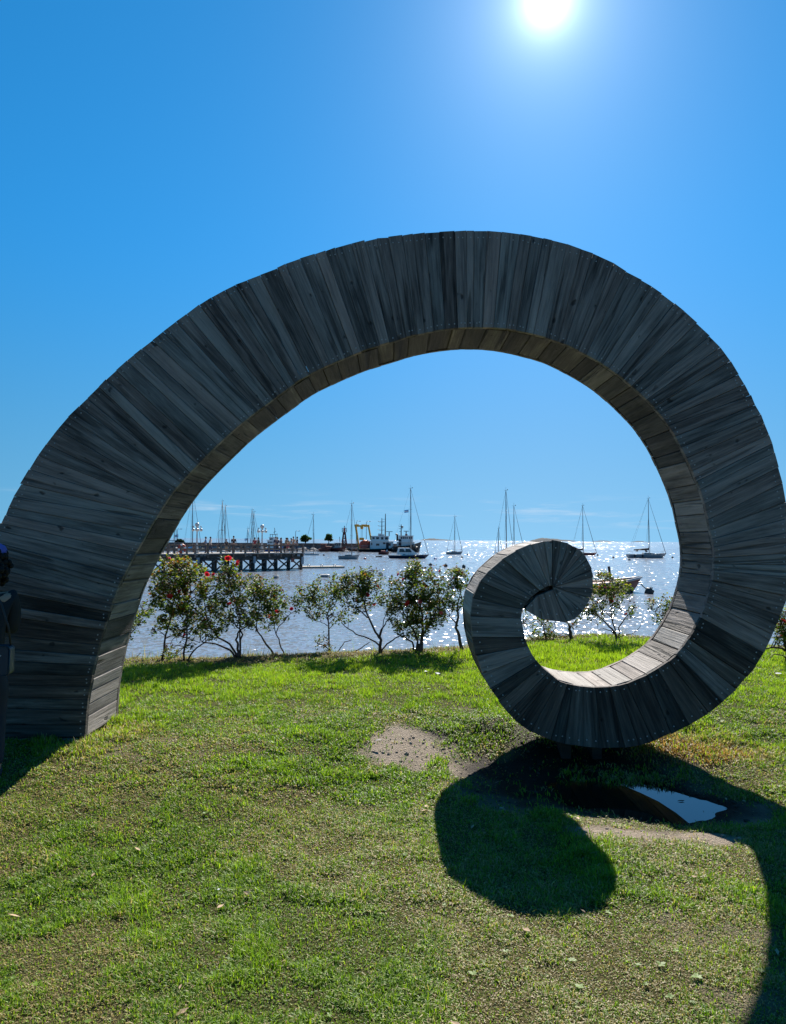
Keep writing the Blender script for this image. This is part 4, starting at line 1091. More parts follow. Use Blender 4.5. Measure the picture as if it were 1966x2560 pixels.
SAILBOATS = 'sailboats moored in the harbour'
def sailboat(label, py, x0, x1, masts, hullmat, deckmat='offwhite', bow=1, cabin=(0.32, 0.62), fbk=0.085, cover='sailcover', hood=False, pilot=False, yaw=0.0, fenders=0, boom=True, flag=None, furl=True, spars=True, low='black', beam=0.30, backstay=True, name='sailboat'):
    p = wl((x0+x1)/2, py); Y = p.y; sc = Y/F
    L = (x1-x0)*sc
    root = empty(name, p, label, 'sailboat', SAILBOATS, R(yaw) + (0 if bow > 0 else math.pi))
    B = L*beam; fb = L*fbk
    me, rows = hull_mesh(L, B, fb, [M[hullmat], M[deckmat], M[low]])
    h = link('hull', me, root)
    # rubbing strake
    mb = MB()
    for s_ in (0, 7): mb.tube([rows[i][s_] for i in range(0, 14)], 0.035, 4)
    mb.build('gunwale', M['steel'], root)
    ca, cb = cabin
    xa, xb = -L/2 + L*ca, -L/2 + L*cb; ch = fb*0.42 if not pilot else fb*0.55
    mb = MB()
    w0, w1 = B*0.30, B*0.22
    mb.add([(xa,-w0,fb*0.9),(xb+ch,-w1*0.9,fb*0.95),(xb+ch,w1*0.9,fb*0.95),(xa,w0,fb*0.9),(xa,-w0*0.85,fb+ch),(xb,-w1*0.8,fb+ch*0.85),(xb,w1*0.8,fb+ch*0.85),(xa,w0*0.85,fb+ch)],
           [(4,5,6,7),(0,1,5,4),(1,2,6,5),(2,3,7,6),(3,0,4,7)])
    mb.build('cabin', M[deckmat], root)
    for s_ in (-1, 1):
        mb = MB()
        mb.add([(xa+(xb-xa)*0.12, s_*(w0*0.95), fb+ch*0.35), (xa+(xb-xa)*0.85, s_*(w1*0.92), fb+ch*0.40), (xa+(xb-xa)*0.85, s_*(w1*0.90), fb+ch*0.70), (xa+(xb-xa)*0.12, s_*(w0*0.92), fb+ch*0.72)], [(0,1,2,3)])
        mb.add([(v[0], v[1]+s_*0.025, v[2]) for v in mb.v], [(3,2,1,0)])
        mb.build('window', M['glass'], root)
    if pilot:
        mb = MB(); xc = -L/2+L*0.40; hw = B*0.27; z0 = fb*0.95+ch*0.5; z1 = z0 + 1.25
        mb.add([(xc-1.5,-hw,z0),(xc+2.6,-hw,z0),(xc+2.6,hw,z0),(xc-1.5,hw,z0),(xc-1.2,-hw*0.9,z1),(xc+0.9,-hw*0.85,z1),(xc+0.9,hw*0.85,z1),(xc-1.2,hw*0.9,z1)],
               [(4,5,6,7),(0,1,5,4),(1,2,6,5),(2,3,7,6),(3,0,4,7)])
        wh = mb.build('wheelhouse', M['white'], root)
        for s_ in (-1, 1):
            for (a_, c_) in ((-1.0, -0.1), (0.1, 1.1)):
                mb = MB()
                mb.add([(xc+a_, s_*(hw*0.97+0.02), z0+0.45), (xc+c_+0.25, s_*(hw*0.97+0.02), z0+0.45), (xc+c_-0.1, s_*(hw*0.92+0.02), z0+1.05), (xc+a_+0.1, s_*(hw*0.92+0.02), z0+1.05)], [(0,1,2,3) if s_ < 0 else (3,2,1,0)])
                mb.build('window', M['glass'], wh)
    if hood:
        mb = MB(); xh = xa + 0.2; hr = B*0.30
        pr = [(xh - 0.5 + 1.5*math.sin(a)*0.75, fb + ch + 0.75*math.cos(a)) for a in np.linspace(-1.3, 1.45, 8)]
        vs = [(x_, -hr*(0.9), z_) for x_, z_ in pr] + [(x_, hr*0.9, z_) for x_, z_ in pr]
        mb.add(vs, [(i, i+1, i+9, i+8) for i in range(7)])
        mb.build('spray_hood', M['sailcover'], root)
    rw = max(0.012, 0.30*sc)
    for mi, (mx_, my_) in enumerate(masts):
        lx = ((mx_ - (x0+x1)/2)*sc) * bow
        lx = max(-L*0.46, min(L*0.46, lx))
        top = at(mx_, my_, Y).z - WZ
        lean = -0.012*top*bow
        mb = MB(); r0 = max(0.055, top*0.0062)
        mb.tube([(lx, 0, fb*0.9), (lx + lean*0.5, 0, top*0.5), (lx + lean, 0, top)], [r0*1.15, r0, r0*0.75], 7)
        mast = mb.build('mast', M['spar'], root)
        tx = lx + lean
        mb = MB()
        for zf in ((0.62,) if top < 9 else (0.42, 0.70)):
            xx = lx + lean*zf; yw = B*0.36*(1.1 - 0.4*zf)
            mb.tube([(xx - 0.10*top*0.3*0.6, -yw, top*zf), (xx, 0, top*zf+0.02), (xx + 0.10*top*0.3*0.6, yw, top*zf)], rw*1.2, 4)
        mb.build('spreader', M['spar'], mast)
        mb = MB(); mb.tube([(tx - 0.35, 0, top+0.03), (tx + 0.3, 0, top+0.03)], rw, 4); mb.tube([(tx, 0, top), (tx, 0, top+0.6)], rw*0.8, 4); mb.ball((tx+0.3, 0, top+0.14), 0.09, 6)
        mb.build('masthead_gear', M['stay'], mast)
        bowx = L*0.485 if mi == len(masts)-1 or len(masts) == 1 else lx + (masts[mi+1][0]-mx_)*sc*0.92
        if bow < 0: pass
        zb = fb*1.2 if mi == len(masts)-1 or len(masts) == 1 else fb*1.4
        mb = MB(); mb.tube([(tx + 0.05, 0, top*0.985), (bowx, 0, zb)], [rw*0.9, rw*2.2] if furl else rw*1.2, 5)
        mb.build('forestay', M['sailcover'] if furl else M['stay'], root)
        sg = []
        if backstay and mi == 0: sg += [((tx, 0, top), (-L*0.47, 0.3*B, fb)), ((tx, 0, top), (-L*0.47, -0.3*B, fb))]
        zf = 0.70 if top >= 9 else 0.62
        for s_ in (-1, 1):
            yw = B*0.36*(1.1-0.4*zf)*s_
            sg += [((tx, 0, top*0.97), (lx + lean*zf + 0.018*top*s_, yw, top*zf)), ((lx + lean*zf + 0.018*top*s_, yw, top*zf), (lx - 0.1, B*0.46*s_, fb)), ((lx + lean*zf, 0, top*zf), (lx - 0.5, B*0.46*s_, fb))]
        wires('rigging', sg, rw*0.55, root)
        if boom:
            bl = min(L*0.40, top*0.36); zb2 = fb + ch + 0.55
            mb = MB(); mb.tube([(lx - 0.1, 0, zb2), (lx - bl, 0, zb2 - 0.05)], r0*0.8, 6)
            bo = mb.build('boom', M['spar'], root)
            mb = MB(); mb.tube([(lx + 0.02, 0, zb2 + 0.75), (lx - 0.15, 0, zb2 + 0.25), (lx - bl*0.5, 0, zb2 + 0.15), (lx - bl*0.97, 0, zb2 + 0.07)], [0.08, 0.19, 0.15, 0.08], 6)
            mb.build('sail_cover', M[cover], bo)
        if flag is not None and mi == 0:
            fz = at(flag[0], flag[1], Y).z - WZ; fx = (flag[0]-(x0+x1)/2)*sc*bow
            wires('flag_halyard', [((fx+0.3, 0.1, fz+0.4), (fx+0.25, 0.1, fb+0.3))], rw*0.5, root)
            mb = MB()
            for k, mt in enumerate((0, 1, 0)):
                zz = fz + 0.16 - 0.17*k
                vs = [(fx + 0.3 - 0.13*j, 0.1 + 0.05*math.sin(j*1.4), zz - 0.02*j) for j in range(7)] + [(fx + 0.3 - 0.13*j, 0.1 + 0.05*math.sin(j*1.4), zz - 0.17 - 0.02*j) for j in range(7)]
                mb.add(vs, [(j, j+1, j+8, j+7) for j in range(6)], mt)
            mb.build('flag', [M['bluecover'], M['white']], root)
    # pulpit and stern rail
    mb = MB(); rr = max(0.016, rw*0.7)
    mb.tube([(L*0.40, -B*0.13, fb*1.15), (L*0.41, -B*0.12, fb*1.15+0.6), (L*0.49, 0, fb*1.25+0.62), (L*0.41, B*0.12, fb*1.15+0.6), (L*0.40, B*0.13, fb*1.15)], rr, 4)
    mb.build('pulpit', M['steel'], root)
    mb = MB()
    mb.tube([(-L*0.40, -B*0.40, fb), (-L*0.40, -B*0.40, fb+0.6), (-L*0.48, -B*0.34, fb+0.62), (-L*0.48, B*0.34, fb+0.62), (-L*0.40, B*0.40, fb+0.6), (-L*0.40, B*0.40, fb)], rr, 4)
    mb.tube([(-L*0.40, -B*0.42, fb+0.6), (L*0.05, -B*0.49, fb+0.58), (L*0.41, -B*0.12, fb*1.15+0.55)], rr*0.5, 4, cap=False)
    mb.tube([(-L*0.40, B*0.42, fb+0.6), (L*0.05, B*0.49, fb+0.58), (L*0.41, B*0.12, fb*1.15+0.55)], rr*0.5, 4, cap=False)
    mb.build('guard_rail', M['steel'], root)
    for k in range(fenders):
        mb = MB(); mb.lathe([(0.0, -0.35), (0.14, -0.28), (0.15, 0.2), (0.03, 0.33)], (-L*0.36 + k*L*0.20, -B*0.49-0.12, fb*0.55), 8)
        mb.build('fender', M['black'], root)
    return root

# boats behind the pier (hulls half hidden by it)
sailboat('sailboat whose mast shows left of the first globe lamp beside the arch leg', 1386, 400, 446, [(436.5, 1290)], 'offwhite', bow=1, boom=True, flag=(441, 1338))
sailboat('sailboat with a bright blue boom cover behind the pier', 1384, 456, 506, [(481, 1225)], 'white', cover='bluecover')
sailboat('sailboat with the taller mast of the close pair left of the pier centre', 1377, 538, 566, [(555.5, 1253)], 'offwhite', boom=False)
sailboat('sailboat with the shorter raked rigging of the close pair left of the pier centre', 1381, 545, 577, [(563, 1265)], 'white', boom=False)
sailboat('sailboat with the tall mast left of the second globe lamp', 1380, 615, 648, [(630, 1275)], 'blue', boom=False)
sailboat('sailboat with a mast close behind the second globe lamp, the shorter one', 1383, 622, 655, [(634.5, 1280)], 'white', boom=True)
sailboat('small blue boat with the short stub mast and a furled flag behind the pier', 1382, 609, 632, [(619.5, 1322)], 'blue', boom=False, flag=(616, 1347), furl=False)
sailboat('plain white sailboat moored just right of the pier end', 1388, 757, 799, [(784, 1287)], 'white', bow=-1, cabin=(0.3, 0.6), boom=False, furl=False, backstay=False)
sailboat('grey blue sailboat with a covered cockpit in front of the red light tower', 1398, 846, 899, [(880, 1259)], 'greyhull', 'greyhull', bow=1, hood=True, boom=False, fbk=0.16, beam=0.38)
sailboat('largest sailboat, dark blue hull and white wheelhouse, in the middle of the harbour', 1396, 971, 1073, [(1028, 1221)], 'navy', 'white', pilot=True, flag=(1017, 1276), boom=False, fbk=0.075)
sailboat('small grey sailboat alone in front of the first low island', 1386, 1116, 1157, [(1138, 1292)], 'greyhull', 'greyhull', hood=True, fbk=0.14, beam=0.34, boom=False)
sailboat('two masted ketch half hidden behind the curl', 1398, 1232, 1316, [(1267, 1226), (1286.5, 1265)], 'offwhite', fbk=0.08, boom=False)
sailboat('distant sailboat with a single thin mast left of the ketch', 1383, 1238, 1256, [(1247.5, 1321)], 'white', boom=False, furl=False)
sailboat('red hulled sailboat with a boom cover right of the curl', 1388, 1426, 1493, [(1459, 1264)], 'redhull', 'offwhite', low='maroon', fbk=0.075)
sailboat('grey sailboat with a dark spray hood and two black fenders at the far right', 1395, 1569, 1667, [(1624, 1246)], 'greyhull', 'offwhite', hood=True, fenders=2, fbk=0.095, cabin=(0.40, 0.66))

# ------------------------------------------------------------------ breakwater
bl_ = wl(300, 1377.5); br_ = wl(1050, 1378.5)
def bwp(u): return bl_.lerp(br_, u)
ax = (br_ - bl_).normalized(); nrm_b = Vector((-ax.y, ax.x, 0))
bwater = empty('breakwater', bl_, 'long dark breakwater wall on pale rocks behind the moored boats', 'breakwater')
Lb = (br_ - bl_).length
e = MB()
A0 = bl_ - ax*40
def bw(x, y, z): return ax*x + nrm_b*y + Vector((0, 0, z))
htop = at(700, 1361.5, bl_.y).z - WZ
n = 14
for k in range(n):
    xa, xb = -40 + (Lb+40)*k/n + 0.06, -40 + (Lb+40)*(k+1)/n - 0.06
    q = [bw(xa, 4, -0.5), bw(xb, 4, -0.5), bw(xb, 9, -0.5), bw(xa, 9, -0.5)]
    top = [p + Vector((0, 0, htop + 0.5)) for p in q]
    mb = MB(); mb.add(q + top, [(0,1,5,4),(1,2,6,5),(2,3,7,6),(3,0,4,7),(4,5,6,7)])
    mb.build('wall_section', M['quay'], bwater)
    mb = MB(); q2 = [bw(xa, 3.7, htop+0.003), bw(xb, 3.7, htop+0.003), bw(xb, 5.0, htop+0.003), bw(xa, 5.0, htop+0.003)]
    mb.add(q2 + [p + Vector((0,0,0.28)) for p in q2], [(0,1,5,4),(1,2,6,5),(2,3,7,6),(3,0,4,7),(4,5,6,7)])
    mb.build('coping', M['quay'], bwater)
mb = MB()
for k in range(520):
    x = rng.uniform(-40, Lb); yy = rng.uniform(-0.5, 4.2); zz = -0.1 + (yy+0.5)/4.7*htop*0.55
    c_ = bw(x, yy, zz); s_ = rng.uniform(0.35, 0.85)
    mb.rock(c_, (s_*1.2, s_, s_*0.7))
ob = mb.build('rocks', M['rock'], bwater); ob['kind'] = 'stuff'
def on_bw(px, y=6.0):
    """point on top of the breakwater under a photograph column"""
    u = (px - 300) / 750.0
    q = bl_.lerp(br_, u)
    q = at(px, 1361, q.y + y); q.z = WZ + htop
    return q
# harbour lamps on the breakwater
for (px, ytop, lab) in ((443, 1322, 'hooked harbour lamp on the breakwater beside the leftmost visible mast'), (547, 1325, 'hooked harbour lamp on the breakwater left of the close pair of masts'), (739, 1327, 'hooked harbour lamp on the breakwater left of the first small tree'), (891, 1302, 'hooked harbour lamp above the left leg of the yellow gantry'), (916, 1303, 'hooked harbour lamp above the right leg of the yellow gantry')):
    p = on_bw(px); H_ = at(px, ytop, p.y).z - p.z
    r_ = empty('harbour_lamp', p, lab, 'lamp post', 'lamps along the breakwater')
    mb = MB(); mb.tube([(0,0,0), (0,0,H_*0.94), (0.25,0,H_), (0.8,0,H_*0.99)], [0.11, 0.07, 0.06, 0.06], 6); mb.build('pole', M['steel'], r_)
    mb = MB(); mb.box((1.0, 0, H_*0.985), (0.6, 0.25, 0.14)); mb.build('lamp_head', M['steel'], r_)
# small trees
def leaf_mass(center, rad, n, size, name, parent, cols, flat=1.0):
    """leaf clumps through a crown's volume, gathered on random boughs"""
    nb = max(8, n // 60)
    a = rng.normal(0, 1, (nb, 3)); a /= np.linalg.norm(a, axis=1)[:, None]
    bo = a * (rng.uniform(0.35, 1.0, nb)**0.5)[:, None] * np.array(rad)
    w_ = rng.integers(0, nb, n)
    c_ = np.array(center) + bo[w_] + rng.normal(0, 1, (n, 3)) * np.array(rad) * 0.17
    d_ = rng.normal(0, 1, (n, 3)); d_ /= np.linalg.norm(d_, axis=1)[:, None]
    e_ = np.cross(d_, rng.normal(0, 1, (n, 3))); e_ /= np.linalg.norm(e_, axis=1)[:, None]
    s_ = rng.uniform(0.6, 1.3, n)[:, None] * size
    co = np.stack([c_ - d_*s_, c_ + e_*s_*0.6, c_ + d_*s_, c_ - e_*s_*0.6], 1).reshape(-1, 3)
    f = np.arange(n*4).reshape(-1, 4)
    u = rng.random(n)[:, None]
    col = np.repeat(np.array(cols[0])*(1-u) + np.array(cols[1])*u, 4, 0)
    return link(name, np_mesh(name, co, f, M['roseleaf'], col), parent)
for (px, py, wpx, hpx, lab) in ((764, 1347, 25, 15, 'small round tree on the breakwater just right of the pier end'), (822, 1344, 22, 15, 'second small round tree on the breakwater, nearer the red light tower')):
    p = on_bw(px); sc = p.y/F
    r_ = empty('small_tree', p, lab, 'tree', 'trees on the breakwater')
    c_ = at(px, py, p.y) - p
    mb = MB(); mb.tube([(0,0,-0.1), (0.05,0,c_.z*0.5), (c_.x,0,c_.z)], [0.16, 0.12, 0.08], 6)
    for a in (0.3, 1.9, 3.5, 5.0): mb.tube([(0.03,0,c_.z*0.5), (math.cos(a)*wpx*sc*0.3, math.sin(a)*wpx*sc*0.3, c_.z + hpx*sc*0.1)], [0.07, 0.03], 5)
    mb.build('trunk', M['bark'], r_)
    leaf_mass(c_, (wpx*sc*0.47, wpx*sc*0.4, hpx*sc*0.50), 900, 0.30, 'crown', r_, ((0.012, 0.035, 0.008), (0.045, 0.09, 0.02)))
p = on_bw(449); sc = p.y/F
r_ = empty('dark_bush', p, 'dark clipped bush on the breakwater behind the pier railing', 'bush')
mb = MB(); mb.tube([(0,0,-0.1), (0,0,0.7)], [0.15, 0.1], 5); mb.build('trunk', M['bark'], r_)
leaf_mass((0, 0, 9*sc*0.55), (9.5*sc, 6*sc, 6.0*sc), 1100, 0.26, 'crown', r_, ((0.010, 0.022, 0.010), (0.025, 0.05, 0.02)))
# low far jetty rail at the left
p = wl(425, 1372)
r_ = empty('far_jetty', p, 'low far jetty with thin posts near the arch leg', 'jetty')
sc = p.y/F
mb = MB(); mb.box((0, 0, at(425, 1358, p.y).z - WZ), (40*sc, 2.0, 0.35)); mb.build('deck', M['pontoon'], r_)
zt = at(425, 1351, p.y).z - WZ
for k in range(9):
    mb = MB(); mb.tube([((-18+4.5*k)*sc, -0.8, -0.5), ((-18+4.5*k)*sc, -0.8, zt+0.1)], 0.09, 5); mb.build('post', M['quay'], r_)
mb = MB(); mb.box((0, -0.8, zt), (38*sc, 0.1, 0.16)); mb.build('rail', M['quay'], r_)

# ------------------------------------------------------------------ red light tower
p = on_bw(861, 3.0); sc = p.y/F
tower = empty('light_tower', p, 'red lattice light tower with a gallery on the breakwater', 'light tower')
H_ = at(861, 1314.5, p.y).z - p.z
bw_, tw_ = 5.6*sc, 1.6*sc
zt = H_*0.66
cor = [(-1,-1),(1,-1),(1,1),(-1,1)]
for (a, b2) in cor:
    mb = MB(); mb.bar((a*bw_, b2*bw_, -0.2), (a*tw_, b2*tw_, zt), 0.30); mb.build('leg', M['maroon'], tower)
mb = MB()
for f0 in (0.0, 0.33, 0.62):
    f1 = {0.0: 0.33, 0.33: 0.62, 0.62: 1.0}[f0]
    w0, w1 = bw_ + (tw_-bw_)*f0, bw_ + (tw_-bw_)*f1
    for k in range(4):
        (a, b2), (c_, d_) = cor[k], cor[(k+1) % 4]
        mb.bar((a*w0, b2*w0, zt*f0), (c_*w1, d_*w1, zt*f1), 0.11); mb.bar((c_*w0, d_*w0, zt*f0), (a*w1, b2*w1, zt*f1), 0.11)
        mb.bar((a*w1, b2*w1, zt*f1), (c_*w1, d_*w1, zt*f1), 0.14)
mb.build('lattice', M['maroon'], tower)
mb = MB(); mb.lathe([(0, zt), (2.6*sc, zt), (2.3*sc, zt+H_*0.12), (1.5*sc, zt+H_*0.22), (1.2*sc, zt+H_*0.24), (0, zt+H_*0.24)], (0,0,0), 10); mb.build('lantern_house', M['redhull'], tower)
mb = MB(); mb.lathe([(0, zt-0.05), (6*sc, zt-0.05), (6*sc, zt+0.1), (0, zt+0.1)], (0,0,0), 10); mb.build('gallery', M['steel'], tower)
mb = MB()
for z_ in (0.5, 1.1): mb.lathe([(5.9*sc, zt+z_), (6.1*sc, zt+z_), (6.1*sc, zt+z_+0.09), (5.9*sc, zt+z_+0.09), (5.9*sc, zt+z_)], (0,0,0), 10)
for k in range(10):
    a = 2*math.pi*k/10; mb.tube([(6*sc*math.cos(a), 6*sc*math.sin(a), zt), (6*sc*math.cos(a), 6*sc*math.sin(a), zt+1.2)], 0.045, 4)
mb.build('railing', M['steel'], tower)
mb = MB(); mb.lathe([(0.5*sc, zt+H_*0.24), (1.0*sc, zt+H_*0.27), (1.0*sc, zt+H_*0.32), (0.2*sc, H_)], (0,0,0), 8); mb.build('lantern', M['black'], tower)

# ------------------------------------------------------------------ work boats along the breakwater
def work_hull(root, L, B, fb, mats, **kw):
    me, rows = hull_mesh(L, B, fb, [M[x] for x in mats], **kw)
    link('hull', me, root); return rows
def house(root, name, x0, x1, w, z0, z1, mat, wins=(), taper=0.04, roofmat='white', door=None):
    """a deckhouse with an overhanging roof, windows on the near side and the ends"""
    mb = MB(); d = (z1-z0)*taper
    mb.add([(x0,-w,z0),(x1,-w,z0),(x1,w,z0),(x0,w,z0),(x0+d,-w+d,z1),(x1-d,-w+d,z1),(x1-d,w-d,z1),(x0+d,w-d,z1)], [(0,1,5,4),(1,2,6,5),(2,3,7,6),(3,0,4,7),(4,5,6,7)])
    h = mb.build(name, M[mat], root)
    mb = MB(); mb.box(((x0+x1)/2, 0, z1+0.06), (x1-x0+0.3, 2*w+0.3, 0.12)); mb.build('roof', M[roofmat], h)
    for (xa, xb, za, zb) in wins:
        mb = MB(); mb.box(((xa+xb)/2, -w+d*(za-z0)/(z1-z0)-0.012, (za+zb)/2), (xb-xa, 0.05, zb-za)); mb.build('window', M['glass'], h)
    if door:
        mb = MB(); mb.box((door, -w-0.005, z0+0.95), (0.75, 0.05, 1.8)); mb.build('door', M['sailcover'], h)
    return h
WB = 'work boats along the breakwater'
# the gantry boat
p = wl(955, 1379.5); sc = p.y/F
gb = empty('gantry_boat', p, 'white work boat with a yellow lifting gantry and a red tank on its stern deck', 'work boat', WB)
def lx(px): return (px-955)*sc
def lz(py): return at(955, py, p.y).z - WZ
work_hull(gb, (1010-893)*sc, 7.0, lz(1372), ['black', 'quay', 'rust'], sheer=0.7, stern=0.9)
zd = lz(1372.5)
house(gb, 'deckhouse', lx(926), lx(984), 2.6, zd, lz(1354), 'white', [(lx(929), lx(931.5), lz(1363), lz(1357)), (lx(941), lx(949), lz(1364), lz(1359)), (lx(958), lx(964), lz(1360), lz(1356)), (lx(972), lx(977), lz(1364), lz(1358))], door=lx(969))
house(gb, 'bridge', lx(928), lx(973), 2.1, lz(1354)+0.14, lz(1341), 'white', [(lx(932), lx(937), lz(1348), lz(1343)), (lx(941), lx(948), lz(1348), lz(1343)), (lx(953), lx(959), lz(1349), lz(1343)), (lx(963), lx(970), lz(1349), lz(1343))])
mb = MB(); mb.lathe([(0, 0), (1.5, 0.1), (1.9, 0.9), (1.5, 2.0), (0.5, 2.5), (0, 2.5)], (lx(914), 0, zd), 10); mb.box((lx(912), 0, zd+0.9), (18*sc, 3.4, 1.7)); mb.box((lx(921), 0.4, zd+1.95), (5*sc, 2.4, 0.5)); mb.build('tank', M['orange'], gb)
for s_ in (-1, 1):
    mb = MB()
    for yy in (-2.2, 2.2):
        if s_ < 0: mb.bar((lx(898), yy, zd), (lx(889.5), yy, lz(1317)), 1.9*sc*1.6)
        else: mb.bar((lx(928), yy, lz(1350)), (lx(921.5), yy, lz(1317)), 1.9*sc*1.6)
    mb.build('gantry_leg', M['yellow'], gb)
mb = MB()
for yy in (-2.2, 2.2): mb.bar((lx(887.5), yy, lz(1315.5)), (lx(923), yy, lz(1315.5)), 3.0*sc*1.2)
mb.bar((lx(889), -2.2, lz(1314.5)), (lx(889), 2.2, lz(1314.5)), 0.5); mb.bar((lx(921.5), -2.2, lz(1315)), (lx(921.5), 2.2, lz(1315)), 0.5)
mb.bar((lx(904.5), -2.2, lz(1317)), (lx(904.5), 2.2, lz(1317)), 0.7); mb.box((lx(893), 0, lz(1313.6)), (0.9, 2.0, 0.5)); mb.box((lx(911), 0, lz(1314)), (1.6, 2.6, 0.5))
mb.build('gantry_beam', M['yellow'], gb)
mb = MB(); mb.box((lx(904.5), 0, lz(1319.2)), (0.7, 0.6, 0.9)); mb.build('hoist_block', M['yellow'], gb)
wires('hoist_cable', [((lx(903), 0, lz(1319)), (lx(903), 0, lz(1347))), ((lx(906.2), 0, lz(1319)), (lx(905.6), 0, lz(1347)))], 0.05, gb)
mb = MB(); mb.box((lx(904.5), 0, lz(1347.8)), (1.3, 0.8, 0.7)); mb.tube([(lx(902), 0, lz(1350)), (lx(904.5), 0, lz(1348)), (lx(907), 0, lz(1350))], 0.12, 5); mb.build('lifting_hook', M['yellow'], gb)
mb = MB(); mb.tube([(lx(954.5), 0, lz(1341)), (lx(954.5), 0, lz(1295.5))], [0.16, 0.1], 6)
for py in (1304.5, 1315, 1325): mb.tube([(lx(944.5), 0.6, lz(py-2)), (lx(947), 0.4, lz(py)), (lx(954.5), 0, lz(py+0.6)), (lx(961), -0.4, lz(py-0.2))], 0.07, 4)
mb.build('lattice_mast', M['stay'], gb)
mb = MB(); mb.tube([(lx(963.3), 0.3, lz(1341)), (lx(963.3), 0.3, lz(1284))], [0.2, 0.1], 6); mb.tube([(lx(956), 0.3, lz(1298)), (lx(963.3), 0.3, lz(1298))], 0.05, 4); mb.build('main_mast', M['stay'], gb)
mb = MB(); mb.tube([(lx(973), 0, lz(1341)), (lx(973), 0, lz(1330))], 0.14, 6); mb.box((lx(973.5), 0, lz(1329)), (16*sc, 0.3, 0.16)); mb.build('radar', M['stay'], gb)
mb = MB(); mb.box((lx(950), 0, lz(1338)), (9*sc, 2.0, 0.9)); mb.tube([(lx(957), -1.0, lz(1341)), (lx(957), -1.0, lz(1336))], 0.4, 8); mb.build('funnel', M['offwhite'], gb)
mb = MB()
for k in range(12): mb.tube([(lx(897)+k*2.6*sc, -3.1, zd), (lx(897)+k*2.6*sc, -3.1, zd+1.0)], 0.04, 4)
mb.tube([(lx(897), -3.1, zd+1.0), (lx(928), -3.1, zd+1.0)], 0.05, 4); mb.build('deck_railing', M['steel'], gb)
# the tug
p = wl(1020, 1380.5); sc = p.y/F
tg = empty('tug_boat', p, 'dark hulled tug with a white bridge and rows of windows, behind the largest sailboat', 'tug boat', WB)
def lx(px): return (px-1020)*sc
def lz(py): return at(1020, py, p.y).z - WZ
work_hull(tg, (1048-980)*sc, 7.4, lz(1364), ['black', 'quay', 'black'], sheer=0.6, stern=0.9)
house(tg, 'deckhouse', lx(992), lx(1036), 2.8, lz(1365), lz(1355.5), 'offwhite', [], door=lx(1000))
house(tg, 'bridge', lx(997), lx(1033), 2.3, lz(1355.5)+0.14, lz(1340), 'white', [(lx(a), lx(a+3.2), lz(1347.5), lz(1342)) for a in (1002, 1006.5, 1011, 1016, 1022, 1027)], taper=0.02)
mb = MB(); mb.tube([(lx(1003), 0, lz(1340)), (lx(1003), 0, lz(1311))], [0.18, 0.1], 6)
for (py, a, b2) in ((1316, -5.5, 3), (1322, -6, 4.5), (1329, -5, 1)): mb.tube([(lx(1003+a), 0, lz(py)), (lx(1003+b2), 0, lz(py))], 0.08, 4)
mb.ball((lx(1006), 0, lz(1317.5)), 0.30, 6); mb.build('mast', M['stay'], tg)
mb = MB(); mb.tube([(lx(1015.5), 0, lz(1336)), (lx(1015.5), 0, lz(1329))], 0.15, 6); mb.box((lx(1015.5), 0, lz(1328)), (13*sc, 0.3, 0.18)); mb.build('radar', M['stay'], tg)
mb = MB(); mb.box((lx(1016), 0, lz(1337.3)), (6*sc, 1.6, 4*sc)); mb.build('radar_base', M['rust'], tg)
mb = MB(); mb.tube([(lx(994), 0.4, lz(1352)), (lx(993.5), 0.4, lz(1337)), (lx(989), 0.4, lz(1335.5))], [0.32, 0.28, 0.26], 8); mb.build('exhaust', M['stay'], tg)
for px in (984, 988, 1010, 1025, 1040):
    mb = MB()
    for k in range(10):
        a0 = 2*math.pi*k/10; a1 = 2*math.pi*(k+1)/10
        mb.tube([(lx(px)+0.45*math.cos(a0), -3.75, lz(1371)+0.45*math.sin(a0)), (lx(px)+0.45*math.cos(a1), -3.75, lz(1371)+0.45*math.sin(a1))], 0.16, 5)
    mb.build('tyre_fender', M['black'], tg)
# pilot launch seen above the pier
p = wl(683, 1380); sc = p.y/F
pl = empty('pilot_launch', p, 'white and blue launch with an antenna mast moored behind the pier crowd', 'launch', WB)
def lx(px): return (px-683)*sc
def lz(py): return at(683, py, p.y).z - WZ
work_hull(pl, (712-660)*sc, 4.6, lz(1371), ['blue', 'white', 'blue'], sheer=0.6)
house(pl, 'cabin', lx(670), lx(697), 1.7, lz(1372), lz(1351), 'white', [(lx(a), lx(a+2.6), lz(1358), lz(1354)) for a in (673, 677, 681, 686)])
house(pl, 'flybridge', lx(675), lx(692), 1.3, lz(1351)+0.14, lz(1344), 'white', [(lx(677), lx(683), lz(1349.5), lz(1346))])
mb = MB()
for px in (677, 683, 690): mb.tube([(lx(px), -1.0, lz(1343)), (lx(px), -1.0, lz(1336.5))], 0.07, 5)
mb.box((lx(684), 0, lz(1336.2)), (16*sc, 2.4, 0.12)); mb.tube([(lx(686), 0, lz(1336)), (lx(686.5), 0, lz(1322)), (lx(685), 0, lz(1319.5))], 0.07, 5); mb.tube([(lx(683), 0, lz(1331)), (lx(690), 0, lz(1328))], 0.06, 4); mb.tube([(lx(692), 0.2, lz(1344)), (lx(692), 0.2, lz(1333))], 0.06, 4)
mb.build('antenna_mast', M['stay'], pl)
